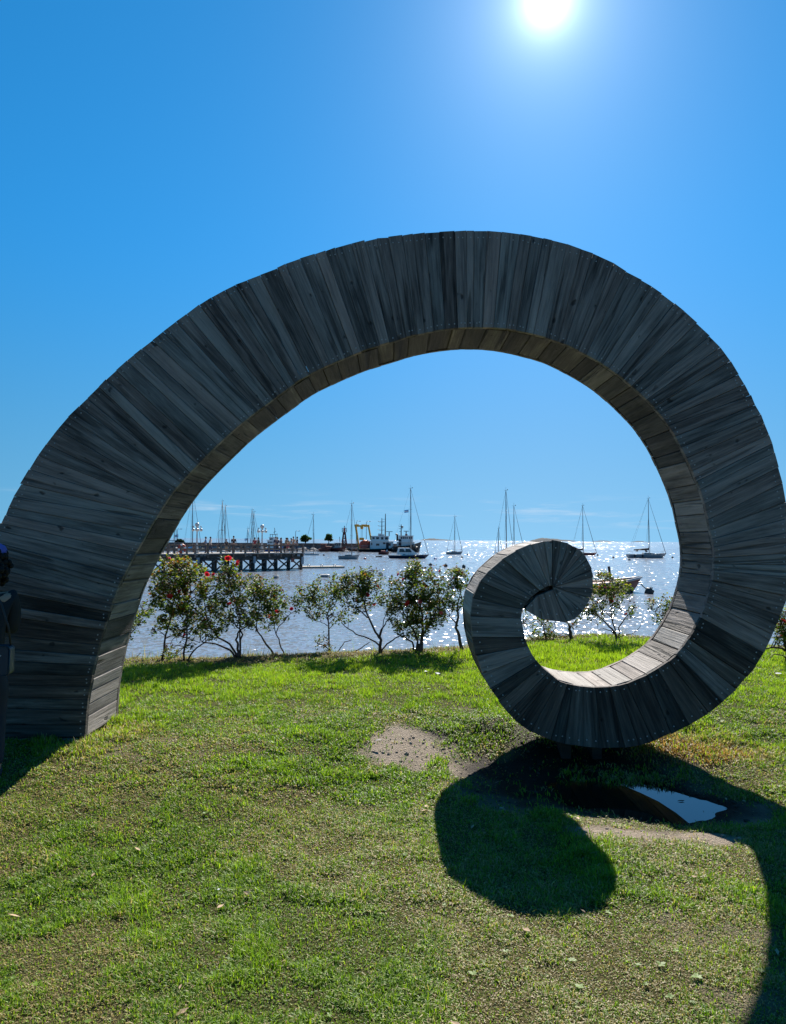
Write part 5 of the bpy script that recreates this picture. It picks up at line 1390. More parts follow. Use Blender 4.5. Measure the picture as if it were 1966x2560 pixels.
# the rust red barge and the small cabin cruiser
p = wl(813, 1379); sc = p.y/F
rb = empty('barge', p, 'rust red barge with a low wheelhouse under the second small tree', 'barge', WB)
def lx(px): return (px-813)*sc
def lz(py): return at(813, py, p.y).z - WZ
work_hull(rb, (829-798)*sc, 4.4, lz(1371.5), ['rust', 'rust', 'black'], sheer=0.3, stern=0.9)
house(rb, 'wheelhouse', lx(803), lx(815), 1.6, lz(1372), lz(1360.5), 'rust', [(lx(805), lx(808), lz(1366), lz(1362.5)), (lx(810), lx(813), lz(1366), lz(1362.5))], roofmat='rust')
house(rb, 'hold_cover', lx(816), lx(827), 1.5, lz(1372), lz(1367), 'rust', [], roofmat='rust')
p = wl(846, 1379); sc = p.y/F
cc_ = empty('cabin_cruiser', p, 'small pale cabin boat at the foot of the red light tower', 'motor boat', WB)
def lx(px): return (px-846)*sc
def lz(py): return at(846, py, p.y).z - WZ
work_hull(cc_, (868-829)*sc, 4.2, lz(1369.5), ['maroon', 'quay', 'black'], sheer=0.4)
house(cc_, 'cabin', lx(838), lx(853), 1.6, lz(1370), lz(1357.5), 'greyhull', [(lx(a), lx(a+3.2), lz(1364), lz(1359)) for a in (839.5, 844, 848.5)])
mb = MB(); mb.tube([(lx(850), 0, lz(1357)), (lx(849), 0, lz(1342))], 0.08, 5); mb.tube([(lx(860), 0, lz(1369)), (lx(860), 0, lz(1352))], 0.12, 5); mb.build('mast', M['stay'], cc_)
p = wl(960, 1386.5); sc = p.y/F
bb = empty('brown_launch', p, 'small brown open launch between the gantry boat and the largest sailboat', 'motor boat', WB)
def lx(px): return (px-960)*sc
def lz(py): return at(960, py, p.y).z - WZ
work_hull(bb, (973-946)*sc, 2.3, lz(1380), ['maroon', 'rust', 'black'], sheer=0.5, bowrake=0.06)
mb = MB(); mb.box((lx(958), 0, lz(1378.5)), (10*sc, 1.4, 0.35)); mb.build('canopy', M['redhull'], bb)
mb = MB(); mb.add([(lx(963), -0.5, lz(1380)), (lx(971), -0.5, lz(1380)), (lx(968.5), 0.0, lz(1373)), (lx(963), 0.5, lz(1380)), (lx(971), 0.5, lz(1380))], [(0,1,2),(3,2,4),(0,2,3),(1,4,2)]); mb.build('cover', M['offwhite'], bb)
for k in range(2):
    mb = MB(); mb.tube([(lx(953+9*k), -0.6, lz(1381)), (lx(953+9*k), -0.6, lz(1378.6))], 0.05, 5); mb.build('post', M['steel'], bb)
p = wl(948, 1393); sc = p.y/F
dk_ = empty('dinghy', p, 'low dark dinghy floating left of the largest sailboat', 'dinghy')
work_hull(dk_, 17*sc, 1.2, 2.6*sc, ['black', 'black', 'black'], sheer=0.5)
mb = MB(); mb.box((0, 0, 2.0*sc), (0.25, 0.9, 0.05)); mb.build('seat', M['pier_rail'], dk_)

# the red fishing boat close by
p = wl(1533, 1482); Yb = p.y; sc = Yb/F
x0p, x1p = 1380, 1604
pc = wl((x0p+x1p)/2, 1479)
fbt = empty('fishing_boat', pc, 'dark red open fishing boat with a grey rail, moored close behind the ring bushes', 'fishing boat')
sc = pc.y/F
L = (x1p-x0p)*sc
def lx(px): return (px-(x0p+x1p)/2)*sc
def lz(py): return at(1500, py, pc.y).z - WZ
rows = work_hull(fbt, L, 3.0, lz(1458.5), ['maroon', 'rust', 'maroon'], sheer=0.75, bowrake=0.10, depth=0.4)
mb = MB()
for s_ in (0, 7): mb.tube([(q[0], q[1], q[2]) for q in (rows[i][s_] for i in range(14))], 0.085, 6)
mb.build('gunwale', M['greyhull'], fbt)
mb = MB(); mb.bar((lx(1531), 0.2, lz(1462)), (lx(1525), 0.2, lz(1416)), 0.13); mb.build('mooring_post', M['dark_timber'], fbt)
mb = MB(); mb.box((lx(1533), 0.3, lz(1450)), (6*sc, 0.5, 16*sc)); mb.build('engine_box', M['steel'], fbt)
mb = MB(); mb.lathe([(0, lz(1449)), (5*sc, lz(1449)), (4.5*sc, lz(1446)), (0, lz(1445))], (lx(1550), 0, 0), 10); mb.build('net_bin', M['black'], fbt)
house(fbt, 'wheelhouse', lx(1420), lx(1455), 0.9, lz(1462), lz(1420), 'offwhite', [(lx(1425), lx(1435), lz(1436), lz(1426)), (lx(1440), lx(1450), lz(1436), lz(1426))])
mb = MB(); mb.box((lx(1490), 0, lz(1452)), (20*sc, 1.6, 0.08)); mb.build('thwart', M['pier_rail'], fbt)
mb = MB(); mb.tube([(lx(1594), 0, lz(1448)), (lx(1594), 0, lz(1442))], 0.05, 6); mb.tube([(lx(1592), 0, lz(1443)), (lx(1596), 0, lz(1443))], 0.035, 5); mb.build('bow_cleat', M['steel'], fbt)
for px in (1566, 1548):
    mb = MB()
    for k in range(10):
        a0 = 2*math.pi*k/10; a1 = 2*math.pi*(k+1)/10; yy = -1.5*math.cos(max(0, ((px-x0p)/(x1p-x0p)-0.45)/0.55)*math.pi/2)**0.8 - 0.02
        mb.tube([(lx(px)+0.17*math.cos(a0), yy, lz(1473)+0.17*math.sin(a0)), (lx(px)+0.17*math.cos(a1), yy, lz(1473)+0.17*math.sin(a1))], 0.07, 5)
    mb.build('tyre_fender', M['black'], fbt)

# ------------------------------------------------------------------ buoys
def buoy(px, py, w, label, mat='buoydark', kind='drum', h=None, group='mooring buoys'):
    p = wl(px, py); sc = p.y/F; w = w*sc; h = (h or 6)*sc
    r_ = empty('mooring_buoy', p, label, 'buoy', group, rng.uniform(-0.3, 0.3))
    mb = MB()
    if kind == 'ball':
        mb.ball((0, 0, h*0.35), h*0.62, 10, 0, (w/h*0.8, w/h*0.8, 1)); mb.build('float', M[mat], r_)
        mb = MB(); mb.tube([(0,0,h*0.9), (0,0,h*1.15)], h*0.1, 6); mb.build('eye', M['steel'], r_)
    elif kind == 'box':
        x, y, z = w/2, w*0.4, h
        mb.add([(-x*0.92,-y,-0.2),(x*0.92,-y,-0.2),(x*0.92,y,-0.2),(-x*0.92,y,-0.2),(-x,-y*1.05,z*0.9),(x,-y*1.05,z*0.9),(x,y*1.05,z*0.9),(-x,y*1.05,z*0.9),(-x*0.9,-y*0.9,z),(x*0.9,-y*0.9,z),(x*0.9,y*0.9,z),(-x*0.9,y*0.9,z)],
               [(0,1,5,4),(1,2,6,5),(2,3,7,6),(3,0,4,7),(4,5,9,8),(5,6,10,9),(6,7,11,10),(7,4,8,11),(8,9,10,11)])
        mb.build('float', M[mat], r_)
        mb = MB(); mb.tube([(-x*0.3,0,z), (-x*0.3,0,z*1.25), (x*0.3,0,z*1.25), (x*0.3,0,z)], h*0.07, 5); mb.build('handle', M['steel'], r_)
        mb = MB(); mb.box((0, 0, z*0.22), (w*1.015, w*0.84, z*0.2)); mb.build('weed_band', M['buoydark'], r_)
    else:
        mb.lathe([(0, -0.2), (w*0.42, -0.2), (w*0.5, h*0.2), (w*0.5, h*0.8), (w*0.42, h), (w*0.1, h*1.02), (w*0.1, h*1.2), (0, h*1.2)], (0,0,0), 12); mb.build('float', M[mat], r_)
        mb = MB(); mb.tube([(-w*0.15,0,h), (-w*0.15,0,h*1.35), (w*0.15,0,h*1.35), (w*0.15,0,h)], w*0.05, 5); mb.build('handle', M['steel'], r_)
    return r_
buoy(532, 1449, 20, 'flat white float half behind the yellowish rose bush', 'buoywhite', 'box', 6)
buoy(361, 1453, 20, 'flat pale float beside the inner edge of the arch leg', 'buoywhite', 'box', 6)
buoy(633, 1448, 14, 'square white float just above the round headed rose bush', 'buoywhite', 'box', 10)
buoy(690, 1446, 12, 'square white float with a dark top, right of the round headed bush', 'buoywhite', 'box', 8)
buoy(813, 1443, 20, 'widest white float alone on open water between pier and fan shaped bush', 'buoywhite', 'box', 7)
buoy(953, 1440, 11, 'white barrel float above the fan shaped rose bush', 'buoywhite', 'drum', 8)
buoy(980, 1443, 6, 'small round dark buoy right of the white barrel float', 'buoydark', 'ball', 6)
buoy(1077, 1414, 9, 'grey barrel buoy above the densest rose bush, left one of three', 'buoydark', 'drum', 5)
buoy(1115, 1417, 9, 'dark barrel buoy above the densest rose bush, middle one of three', 'buoydark', 'drum', 6)
buoy(1160, 1420, 9, 'dark barrel buoy close to the curl, right one of three', 'buoydark', 'drum', 7)
buoy(1089, 1398, 9, 'round blue buoy off the bow of the largest sailboat', 'blue', 'ball', 4)
buoy(1156, 1394, 7, 'tiny dark buoy below the small grey sailboat', 'buoydark', 'ball', 3.5)
buoy(1170, 1387, 6, 'tiny dark buoy right of the small grey sailboat', 'buoydark', 'ball', 3)
buoy(810, 1389, 5.5, 'small dark buoy between the white sailboat and the grey blue sailboat', 'buoydark', 'ball', 4)
buoy(913, 1398, 8, 'small red buoy right of the grey blue sailboat', 'redhull', 'ball', 4)
buoy(1495, 1389, 4.5, 'tiny dark buoy off the bow of the red hulled sailboat', 'buoydark', 'ball', 4)
buoy(1534, 1395, 5.5, 'dark buoy halfway between the red hulled and the far right sailboat', 'buoydark', 'ball', 4)
buoy(1574, 1401, 6.5, 'dark buoy below the stern of the far right sailboat', 'buoydark', 'drum', 3)
buoy(1682, 1395, 5.5, 'dark buoy off the bow of the far right sailboat', 'buoydark', 'ball', 4)
buoy(1515, 1440, 7, 'round dark buoy behind the red fishing boat', 'buoydark', 'ball', 7)
bq = buoy(1622, 1484, 21, 'big tilted barrel buoy roped to the bow of the red fishing boat', 'buoydark', 'drum', 13)
bq.rotation_euler = (0.25, 0.35, 0.3)
a_ = pc + Vector((lx(1598), 0, lz(1452))); b_2 = at(1617, 1473, bq.location.y)
mb = MB(); mb.tube([a_, a_.lerp(b_2, 0.5) - Vector((0,0,0.06)), b_2], 0.035, 5)
tag(mb.build('mooring_rope', M['dark_timber']), 'taut dark rope from the red fishing boat to its barrel buoy', 'rope')

# ------------------------------------------------------------------ islands on the horizon
def island(x0, x1, py, ytop, label, peak=0.5):
    Y = 7000.0
    pa, pb = at(x0, py, Y), at(x1, py, Y); h = (py - ytop)*Y/F
    n = 60; mb = MB(); rows = []
    for j, dy in enumerate((-1.0, -0.5, 0.0, 0.6)):
        for i in range(n):
            u = i/(n-1); e_ = math.sin(math.pi*u)**0.45
            prof = (0.55 + 0.45*math.exp(-((u-peak)/0.22)**2)) * e_ * (0.72 + 0.5*float(fnoise(u*40 + x0, 3.0*j, 0.45, 4)))
            zz = {0: 0, 1: 0.75, 2: 1.0, 3: 0}[j]*h*prof
            rows.append((pa.x + (pb.x-pa.x)*u, Y + dy*180*(0.4+e_), WZ - 2 + zz + 2*(zz > 0)))
    mb.add(rows, [(j*n+i, j*n+i+1, (j+1)*n+i+1, (j+1)*n+i) for j in range(3) for i in range(n-1)])
    o = mb.build('island', M['island'])
    return tag(o, label, kind='structure')
island(1050, 1133, 1350, 1344.5, 'low wooded island left of the small grey sailboat', 0.3)
island(1325, 1438, 1354, 1344.5, 'largest wooded island behind the curl', 0.3)
island(1478, 1545, 1354.5, 1351.5, 'thin low island between the red and grey sailboats', 0.4)
island(1579, 1612, 1355.2, 1352.5, 'smallest island left of the far right mast', 0.5)
# ------------------------------------------------------------------ the pier
PL, PR = wl(300, 1437.5), wl(757, 1424)
pax = (PR - PL).normalized(); pnr = Vector((-pax.y, pax.x, 0))
if pnr.y < 0: pnr = -pnr
Lp = (PR - PL).length
pier = empty('pier', PL, 'dark timber pier on cross braced piles with a post and rail fence', 'pier')
def pu(px):                      # distance along the pier's front under a photograph column
    r = ray(px, 1400); r = Vector((r.x, r.y, 0)); q = Vector((PL.x, PL.y, 0))
    return (q.x * r.y - q.y * r.x) / (r.x * pax.y - r.y * pax.x)
DK = at(757, 1381.5, PR.y).z - WZ           # deck height above the water
def pp(u, v=0.0, z=0.0): return pax*u + pnr*v + Vector((0, 0, z))
PWD = 5.2
pile_px = [318, 347, 377, 410, 441, 472.6, 504, 536, 565.6, 604.5, 635, 665, 692, 723.7, 754.5]
pu_ = [pu(x) for x in pile_px]
# beams and deck
for v in (0.05, PWD):
    mb = MB(); mb.bar(pp(-6, v, DK-0.32), pp(Lp, v, DK-0.32), 0.22, 0.42); mb.build('main_beam', M['pier_timber'], pier)
mb = MB(); mb.bar(pp(-6, -0.02, DK-0.62), pp(Lp, -0.02, DK-0.62), 0.16, 0.14); mb.build('waling', M['pier_timber'], pier)
nb = 120
proto = None
for k in range(nb):
    u0 = -6 + (Lp + 6.1)*k/nb; u1 = -6 + (Lp+6.1)*(k+1)/nb - 0.02
    if proto is None:
        mb = MB(); mb.box((0, 0, 0), (u1-u0, PWD + 0.5, 0.09)); pm = mb.mesh('deck_plank', M['deck']); proto = pm
    o = link('deck_plank', pm, pier); o.location = pp((u0+u1)/2, PWD/2, DK-0.05 + rng.normal(0, 0.004)); o.rotation_euler = (0, 0, math.atan2(pax.y, pax.x))
rail_px = [330, 360, 388, 417.6, 434, 450, 465.4, 486, 518, 550.5, 581.6, 611.7, 642.5, 671, 700.8, 729.6, 756]
RH = at(757, 1363, PR.y).z - WZ - DK
pm = MB().box((0, 0, (RH-0.35)/2), (0.17, 0.15, RH + 0.55)).mesh('rail_post', M['pier_rail'])
for x in rail_px:
    for v in (-0.12, PWD + 0.12):
        o = link('rail_post', pm, pier); o.location = pp(min(pu(x), Lp-0.1), v, DK); o.rotation_euler = (0, 0, math.atan2(pax.y, pax.x))
for v in (-0.10, PWD + 0.10):
    for f in (0.52, 1.0):
        mb = MB(); mb.bar(pp(-6, v + (0.1 if v < 0 else -0.1), DK + RH*f - 0.06), pp(Lp, v + (0.1 if v < 0 else -0.1), DK + RH*f - 0.06), 0.07, 0.13); mb.build('rail', M['pier_rail'], pier)
for f in (0.52, 1.0):
    mb = MB(); mb.bar(pp(Lp - 0.05, 0.1, DK + RH*f - 0.06), pp(Lp - 0.05, PWD - 0.1, DK + RH*f - 0.06), 0.07, 0.13); mb.build('rail', M['pier_rail'], pier)
# piles and braces
zt_ = DK - 0.5
for i, u in enumerate(pu_):
    for v in (0.10, PWD/2, PWD - 0.1):
        mb = MB(); mb.tube([pp(u, v, -1.2), pp(u, v, zt_)], 0.17 if v < 1 else 0.13, 8, smooth=True); mb.build('pile', M['pier_timber'], pier)
    mb = MB(); mb.bar(pp(u, -0.05, DK-0.66), pp(u, PWD+0.05, DK-0.66), 0.24, 0.24); mb.build('cross_beam', M['pier_timber'], pier)
    if i + 1 < len(pu_):
        w = pu_[i+1]
        for v, thk in ((-0.14, 0.14),):
            mb = MB(); mb.bar(pp(u, v, zt_-0.12), pp(w, v, 0.12), 0.09, thk); mb.build('brace', M['pier_timber'], pier)
            mb = MB(); mb.bar(pp(u, v-0.10, 0.12), pp(w, v-0.10, zt_-0.12), 0.09, thk); mb.build('brace', M['pier_timber'], pier)
        mb = MB(); mb.bar(pp(u, -0.02, 0.10), pp(w, -0.02, 0.10), 0.10, 0.13); mb.build('lower_rail', M['pier_timber'], pier)
# plates and boxes fixed to the piles
M['plate'] = plain('blue_grey_plate', (0.22, 0.27, 0.31), 0.5)
for (px, y0, y1, wpx, mt) in ((632.5, 1391, 1408, 7, 'plate'), (752.5, 1392, 1410, 7, 'plate'), (491, 1394, 1408, 8, 'plate'), (742, 1386, 1390.5, 8, 'plate'), (711, 1394, 1401, 7, 'plate'), (506.5, 1394, 1403, 6, 'sailcover'), (728, 1395, 1405, 9, 'rust')):
    u = pu(px); Yq = (PL + pp(u)).y; sc = Yq/F
    zc = at(px, (y0+y1)/2, Yq).z - WZ
    mb = MB(); c_ = pp(u, -0.30, zc); mb.bar(c_ - pax*wpx*sc/2, c_ + pax*wpx*sc/2, 0.10, (y1-y0)*sc); mb.build('pile_box' if mt == 'rust' else 'pile_plate', M[mt], pier)
pm = None
for px in (410, 424, 440, 447, 490, 503, 512, 546, 561, 570, 617, 626, 636, 672, 686, 694, 700, 733, 745):
    u = pu(px); c_ = pp(u, -0.075, DK - (0.22 if px % 3 else 0.42))
    mb = MB(); mb.bar(c_ - pax*0.14, c_ + pax*0.14, 0.05, 0.07); mb.build('tie_block', M['plate'], pier)
# life buoy on the rail
u = pu(451); lb = empty('life_buoy', PL + pp(u, -0.28, DK + 0.50), 'red and white life buoy hanging on the pier rail left of the first globe lamp', 'life buoy', None, math.atan2(pax.y, pax.x))
for k in range(12):
    a0, a1 = 2*math.pi*k/12, 2*math.pi*(k+1)/12
    mb = MB(); mb.tube([(0.36*math.cos(a0), 0, 0.36*math.sin(a0)), (0.36*math.cos((a0+a1)/2), 0, 0.36*math.sin((a0+a1)/2)), (0.36*math.cos(a1), 0, 0.36*math.sin(a1))], 0.10, 6, cap=False)
    mb.build('ring_segment', M['orange' if k % 3 else 'white'], lb)
# globe lamps
for (px, ytop, ycl, label) in ((492, 1307, 1322, 'white lamp with clustered globes, left one of two on the pier'), (655, 1312, 1326, 'white lamp with clustered globes, right one of two on the pier')):
    u = pu(px); q = PL + pp(u, PWD*0.62, DK)
    q = Vector(at(px, 1380, q.y)); q.z = WZ + DK
    sc = q.y/F
    r_ = empty('globe_lamp', q, label, 'street lamp', 'globe lamps on the pier')
    zc = at(px, ycl, q.y).z - q.z; ztp = at(px, ytop, q.y).z - q.z
    mb = MB(); mb.lathe([(0.22, 0), (0.24, 0.25), (0.14, 0.4), (0.11, 0.9), (0.075, 1.2), (0.06, zc), (0.09, zc+0.1), (0.045, zc+0.25), (0.05, ztp-0.5), (0.11, ztp-0.42)], (0,0,0), 10); mb.build('post', M['lamppost'], r_)
    mb = MB(); mb.ball((0, 0, ztp-0.20), 0.23, 12); mb.build('globe', M['lampglass'], r_)
    for k in range(4):
        a = 0.15 + math.pi*k/2; ca, sa = math.cos(a), math.sin(a)
        mb = MB(); mb.tube([(0.05*ca, 0.05*sa, zc), (0.25*ca, 0.25*sa, zc-0.12), (0.42*ca, 0.42*sa, zc+0.10), (0.30*ca, 0.30*sa, zc+0.26), (0.36*ca, 0.36*sa, zc+0.30), (0.44*ca, 0.44*sa, zc+0.14)], 0.035, 5); mb.build('arm', M['lamppost'], r_)
        mb = MB(); mb.ball((0.40*ca, 0.40*sa, zc-0.10), 0.17, 10); mb.build('globe', M['lampglass'], r_)
# low pontoon strips by the pier foot
for (xa, xb, ya, yb, label) in ((330, 400, 1439, 1437, 'low pale pontoon floating at the near foot of the pier'), (757, 862, 1421, 1420, 'low pale pontoon with cleats reaching out from the pier end')):
    pa, pb = wl(xa, ya), wl(xb, yb); L_ = (pb-pa).length; dv = (pb-pa).normalized()
    r_ = empty('pontoon', pa, label, 'pontoon', 'pontoons beside the pier', math.atan2(dv.y, dv.x))
    mb = MB(); mb.box((L_/2, 0.9, 0.10), (L_, 1.8, 0.22)); mb.build('deck', M['pontoon'], r_)
    for k in range(int(L_/1.6)):
        mb = MB(); x_ = 0.8 + 1.6*k
        mb.tube([(x_-0.12, 0.2, 0.2), (x_-0.10, 0.2, 0.42), (x_+0.10, 0.2, 0.42), (x_+0.12, 0.2, 0.2)], 0.035, 4); mb.tube([(x_-0.24, 0.2, 0.40), (x_+0.24, 0.2, 0.40)], 0.03, 4); mb.build('cleat', M['steel'], r_)
# ------------------------------------------------------------------ people
def skin_mesh(name, V, E, Rr, mat, sub=1, extra=None):
    me = bpy.data.meshes.new('tmp'); me.from_pydata([tuple(v) for v in V], E, []); me.update()
    o = bpy.data.objects.new('tmp', me); C.objects.link(o)
    md = o.modifiers.new('s', 'SKIN'); md.use_smooth_shade = True; md.branch_smoothing = 0.4
    for i, r_ in enumerate(Rr):
        sv = me.skin_vertices[0].data[i]
        sv.radius = r_ if isinstance(r_, tuple) else (r_, r_)
        sv.use_root = (i == 0)
    if sub: o.modifiers.new('d', 'SUBSURF').levels = sub
    dg_ = bpy.context.evaluated_depsgraph_get()
    dg_.update()
    out = bpy.data.meshes.new_from_object(o.evaluated_get(dg_)); out.name = name
    bpy.data.objects.remove(o); bpy.data.meshes.remove(me)
    if extra:
        bm = bmesh.new(); bm.from_mesh(out)
        for e_ in extra: bm.from_mesh(e_)
        bm.to_mesh(out); bm.free()
    out.materials.clear(); out.materials.append(mat)
    for p in out.polygons: p.use_smooth = True
    return out
SKIN = [plain('skin_warm', (0.42, 0.25, 0.17), 0.55, var=0.05), plain('skin_tan', (0.28, 0.15, 0.09), 0.55, var=0.05)]
CLOTH = {}
def cloth(c):
    if c not in CLOTH: CLOTH[c] = plain('cloth', c, 0.85, var=0.12, scale=14)
    return CLOTH[c]
def joints(H, stride=0.0, lean=0.0, arms='down'):
    """joint positions of a standing figure facing -Y, height H"""
    h = H
    J = {}
    fw = lambda z: -lean * z            # leaning forward
    J['pelvis'] = Vector((0, fw(0.52*h), 0.52*h)); J['waist'] = Vector((0, fw(0.60*h), 0.61*h)); J['chest'] = Vector((0, fw(0.72*h), 0.73*h))
    J['neck'] = Vector((0, fw(0.82*h)-0.005, 0.835*h)); J['head0'] = Vector((0, fw(0.87*h)-0.015, 0.885*h)); J['head'] = Vector((0, fw(0.92*h)-0.015, 0.935*h)); J['crown'] = Vector((0, fw(0.97*h), 0.972*h))
    for s, t in ((-1, 'l'), (1, 'r')):
        J['hip'+t] = Vector((s*0.055*h, fw(0.5*h), 0.50*h)); J['knee'+t] = Vector((s*0.06*h, -0.02*h - stride*s*0.5, 0.275*h)); J['ank'+t] = Vector((s*0.06*h, 0.02*h - stride*s + (0.03*h if stride*s < 0 else 0), 0.045*h)); J['toe'+t] = J['ank'+t] + Vector((s*0.01*h, -0.10*h, -0.03*h)); J['heel'+t] = J['ank'+t] + Vector((0, 0.02*h, -0.028*h))
        J['sh'+t] = Vector((s*0.105*h, fw(0.80*h), 0.805*h))
        if arms == 'rail':
            J['elb'+t] = J['sh'+t] + Vector((s*0.03*h, -0.09*h, -0.16*h)); J['wri'+t] = J['elb'+t] + Vector((-s*0.03*h, -0.13*h, -0.02*h))
        elif arms == 'phone':
            J['elb'+t] = J['sh'+t] + Vector((s*0.008*h, -0.03*h, -0.17*h)); J['wri'+t] = J['elb'+t] + Vector((-s*0.09*h, -0.10*h, 0.08*h))
        else:
            J['elb'+t] = J['sh'+t] + Vector((s*0.035*h, 0.015*h + stride*s*0.15, -0.175*h)); J['wri'+t] = J['elb'+t] + Vector((s*0.0*h, -0.035*h + stride*s*0.2, -0.145*h))
        J['hand'+t] = J['wri'+t] + (J['wri'+t]-J['elb'+t]).normalized()*0.055*h
    return J
def person(loc, H, face, shirt, trousers, hair, label, stride=0.0, lean=0.0, arms='down', shorts=False, skirt=False, long_hair=False, hat=None, sleeve=0.6, skin=0, group='people on the pier', detail=False):
    root = empty('person', loc, label, 'person', group, face)
    J = joints(H, stride, lean, arms)
    h = H/1.7
    def chain(names, radii):
        return [J[n] for n in names], [r_*h for r_ in radii]
    V, E, Rr, ix = [], [], [], {}
    def addv(n, r_):
        ix[n] = len(V); V.append(J[n]); Rr.append((r_[0]*h, r_[1]*h) if isinstance(r_, tuple) else r_*h)
    for n, r_ in (('pelvis', (0.155, 0.11)), ('waist', (0.13, 0.095)), ('chest', (0.155, 0.105)), ('neck', 0.052), ('head0', (0.068, 0.085)), ('head', (0.076, 0.095)), ('crown', (0.05, 0.065))): addv(n, r_)
    E += [(0,1),(1,2),(2,3),(3,4),(4,5),(5,6)]
    for t in 'lr':
        for n, r_ in (('hip', 0.088), ('knee', 0.056), ('ank', 0.038), ('toe', 0.028), ('sh', 0.056), ('elb', 0.041), ('wri', 0.029), ('hand', (0.036, 0.022))): addv(n+t, r_)
        E += [(ix['pelvis'], ix['hip'+t]), (ix['hip'+t], ix['knee'+t]), (ix['knee'+t], ix['ank'+t]), (ix['ank'+t], ix['toe'+t]), (ix['chest'], ix['sh'+t]), (ix['sh'+t], ix['elb'+t]), (ix['elb'+t], ix['wri'+t]), (ix['wri'+t], ix['hand'+t])]
    extra = []
    if detail:
        hd = J['head']
        fb = MB()
        fb.add([hd + Vector((0,-0.100*h,0.015)), hd + Vector((-0.016,-0.095*h,-0.03)), hd + Vector((0.016,-0.095*h,-0.03)), hd + Vector((0,-0.122*h,-0.028)), hd + Vector((0,-0.085*h,-0.035))], [(0,1,3),(0,3,2),(1,4,3),(3,4,2)], 0, True)
        for s in (-1, 1): fb.ball(hd + Vector((s*0.088*h, 0.0, -0.015)), 0.028, 8, 0, (0.4, 0.8, 1.2))
        for s in (-1, 1): fb.ball(hd + Vector((s*0.032*h, -0.088*h, 0.012)), 0.012, 8)
        fb.tube([hd + Vector((-0.025,-0.092*h,-0.058)), hd + Vector((0,-0.101*h,-0.056)), hd + Vector((0.025,-0.092*h,-0.058))], 0.007, 6)
        for s, t in ((-1, 'l'), (1, 'r')):
            hb = J['hand'+t]; dv = (J['hand'+t]-J['wri'+t]).normalized(); sd = Vector((0, -1, 0)); inn = Vector((-s, 0, 0))
            for k, (ln, off) in enumerate(((0.062, 0.030), (0.074, 0.011), (0.069, -0.009), (0.054, -0.027))):
                b0 = hb + sd*off - dv*0.012; b1 = b0 + dv*ln*0.5 + inn*0.004; b2 = b1 + dv*ln*0.35 + inn*0.016; b3 = b2 + dv*ln*0.18 + inn*0.014
                fb.tube([b0, b1, b2, b3], [0.0095, 0.009, 0.008, 0.006], 7)
            b0 = J['wri'+t] + dv*0.035 + sd*0.026; fb.tube([b0, b0 + dv*0.03 + sd*0.022, b0 + dv*0.062 + sd*0.024 + inn*0.012], [0.012, 0.0105, 0.008], 7)
        extra.append(fb.mesh('tmp', SKIN[skin]))
    link('body', skin_mesh('body', V, E, Rr, SKIN[skin], 2 if detail else 1, extra), root)
    # shirt
    V2 = [J['pelvis'].lerp(J['waist'], 0.25), J['waist'], J['chest'], J['chest'].lerp(J['neck'], 0.62)]; R2 = [(0.175*h, 0.130*h), (0.152*h, 0.118*h), (0.172*h, 0.124*h), (0.088*h, 0.080*h)]; E2 = [(0,1),(1,2),(2,3)]
    for t in 'lr':
        k = len(V2); V2 += [J['sh'+t], J['elb'+t] if sleeve >= 1 else J['sh'+t].lerp(J['elb'+t], sleeve)]; R2 += [0.078*h, 0.056*h]; E2 += [(2, k), (k, k+1)]
        if sleeve > 1: V2.append(J['wri'+t]); R2.append(0.042*h); E2.append((k+1, k+2))
    link('jacket' if sleeve > 1 else 'shirt', skin_mesh('shirt', V2, E2, R2, cloth(shirt), 2 if detail else 1), root)
    # trousers, shorts or skirt
    if skirt:
        mb = MB(); p = J['pelvis']
        mb.lathe([(0.17*h, 0.66*H-0.12*H), (0.20*h, 0.48*H), (0.26*h, 0.30*H), (0.24*h, 0.30*H)], (p.x, p.y*0.5, 0), 12); mb.build('skirt', cloth(trousers), root)
    else:
        V3 = [J['pelvis'].lerp(J['waist'], 0.3), J['pelvis'] - Vector((0, 0, 0.03*h))]; R3 = [(0.165*h, 0.122*h), (0.172*h, 0.128*h)]; E3 = [(0, 1)]
        for t in 'lr':
            k = len(V3); V3 += [J['hip'+t] - Vector((0, 0, 0.03*h)), J['knee'+t]]; R3 += [0.105*h, 0.078*h if shorts else 0.070*h]; E3 += [(1, k), (k, k+1)]
            if not shorts: V3.append(J['ank'+t] + Vector((0,0,0.01))); R3.append(0.055*h); E3.append((k+1, k+2))
        link('shorts' if shorts else 'trousers', skin_mesh('trousers', V3, E3, R3, cloth(trousers), 2 if detail else 1), root)
    for t in 'lr':
        V4 = [J['heel'+t], J['ank'+t].lerp(J['toe'+t], 0.5) - Vector((0,0,0.006*h)), J['toe'+t]]
        link('shoe', skin_mesh('shoe', V4, [(0,1),(1,2)], [(0.042*h, 0.034*h), (0.044*h, 0.036*h), (0.038*h, 0.026*h)], cloth((0.03, 0.03, 0.035)), 1), root)
    # hair
    hd = J['head']; mb = MB()
    if detail:
        # thick curls: many small locks round the back of the head
        for _ in range(420):
            a = rng.uniform(-0.35, math.pi + 0.35); el_ = rng.uniform(-0.9, 1.35)
            d_ = Vector((math.cos(a)*math.cos(el_), math.sin(a)*math.cos(el_), math.sin(el_)))
            r_ = rng.uniform(0.085, 0.150); c_ = hd + Vector((0, 0.012, -0.01)) + d_*r_
            mb.ball(c_, rng.uniform(0.014, 0.024), 5, 0, (1, 1, 1))
        mb.ball(hd + Vector((0, 0.02, 0.0)), 0.108, 12)
    else:
        mb.ball(hd + Vector((0, 0.016*h, 0.018*h)), 0.1*h, 10, 0, (0.92, 1.02, 1.05))
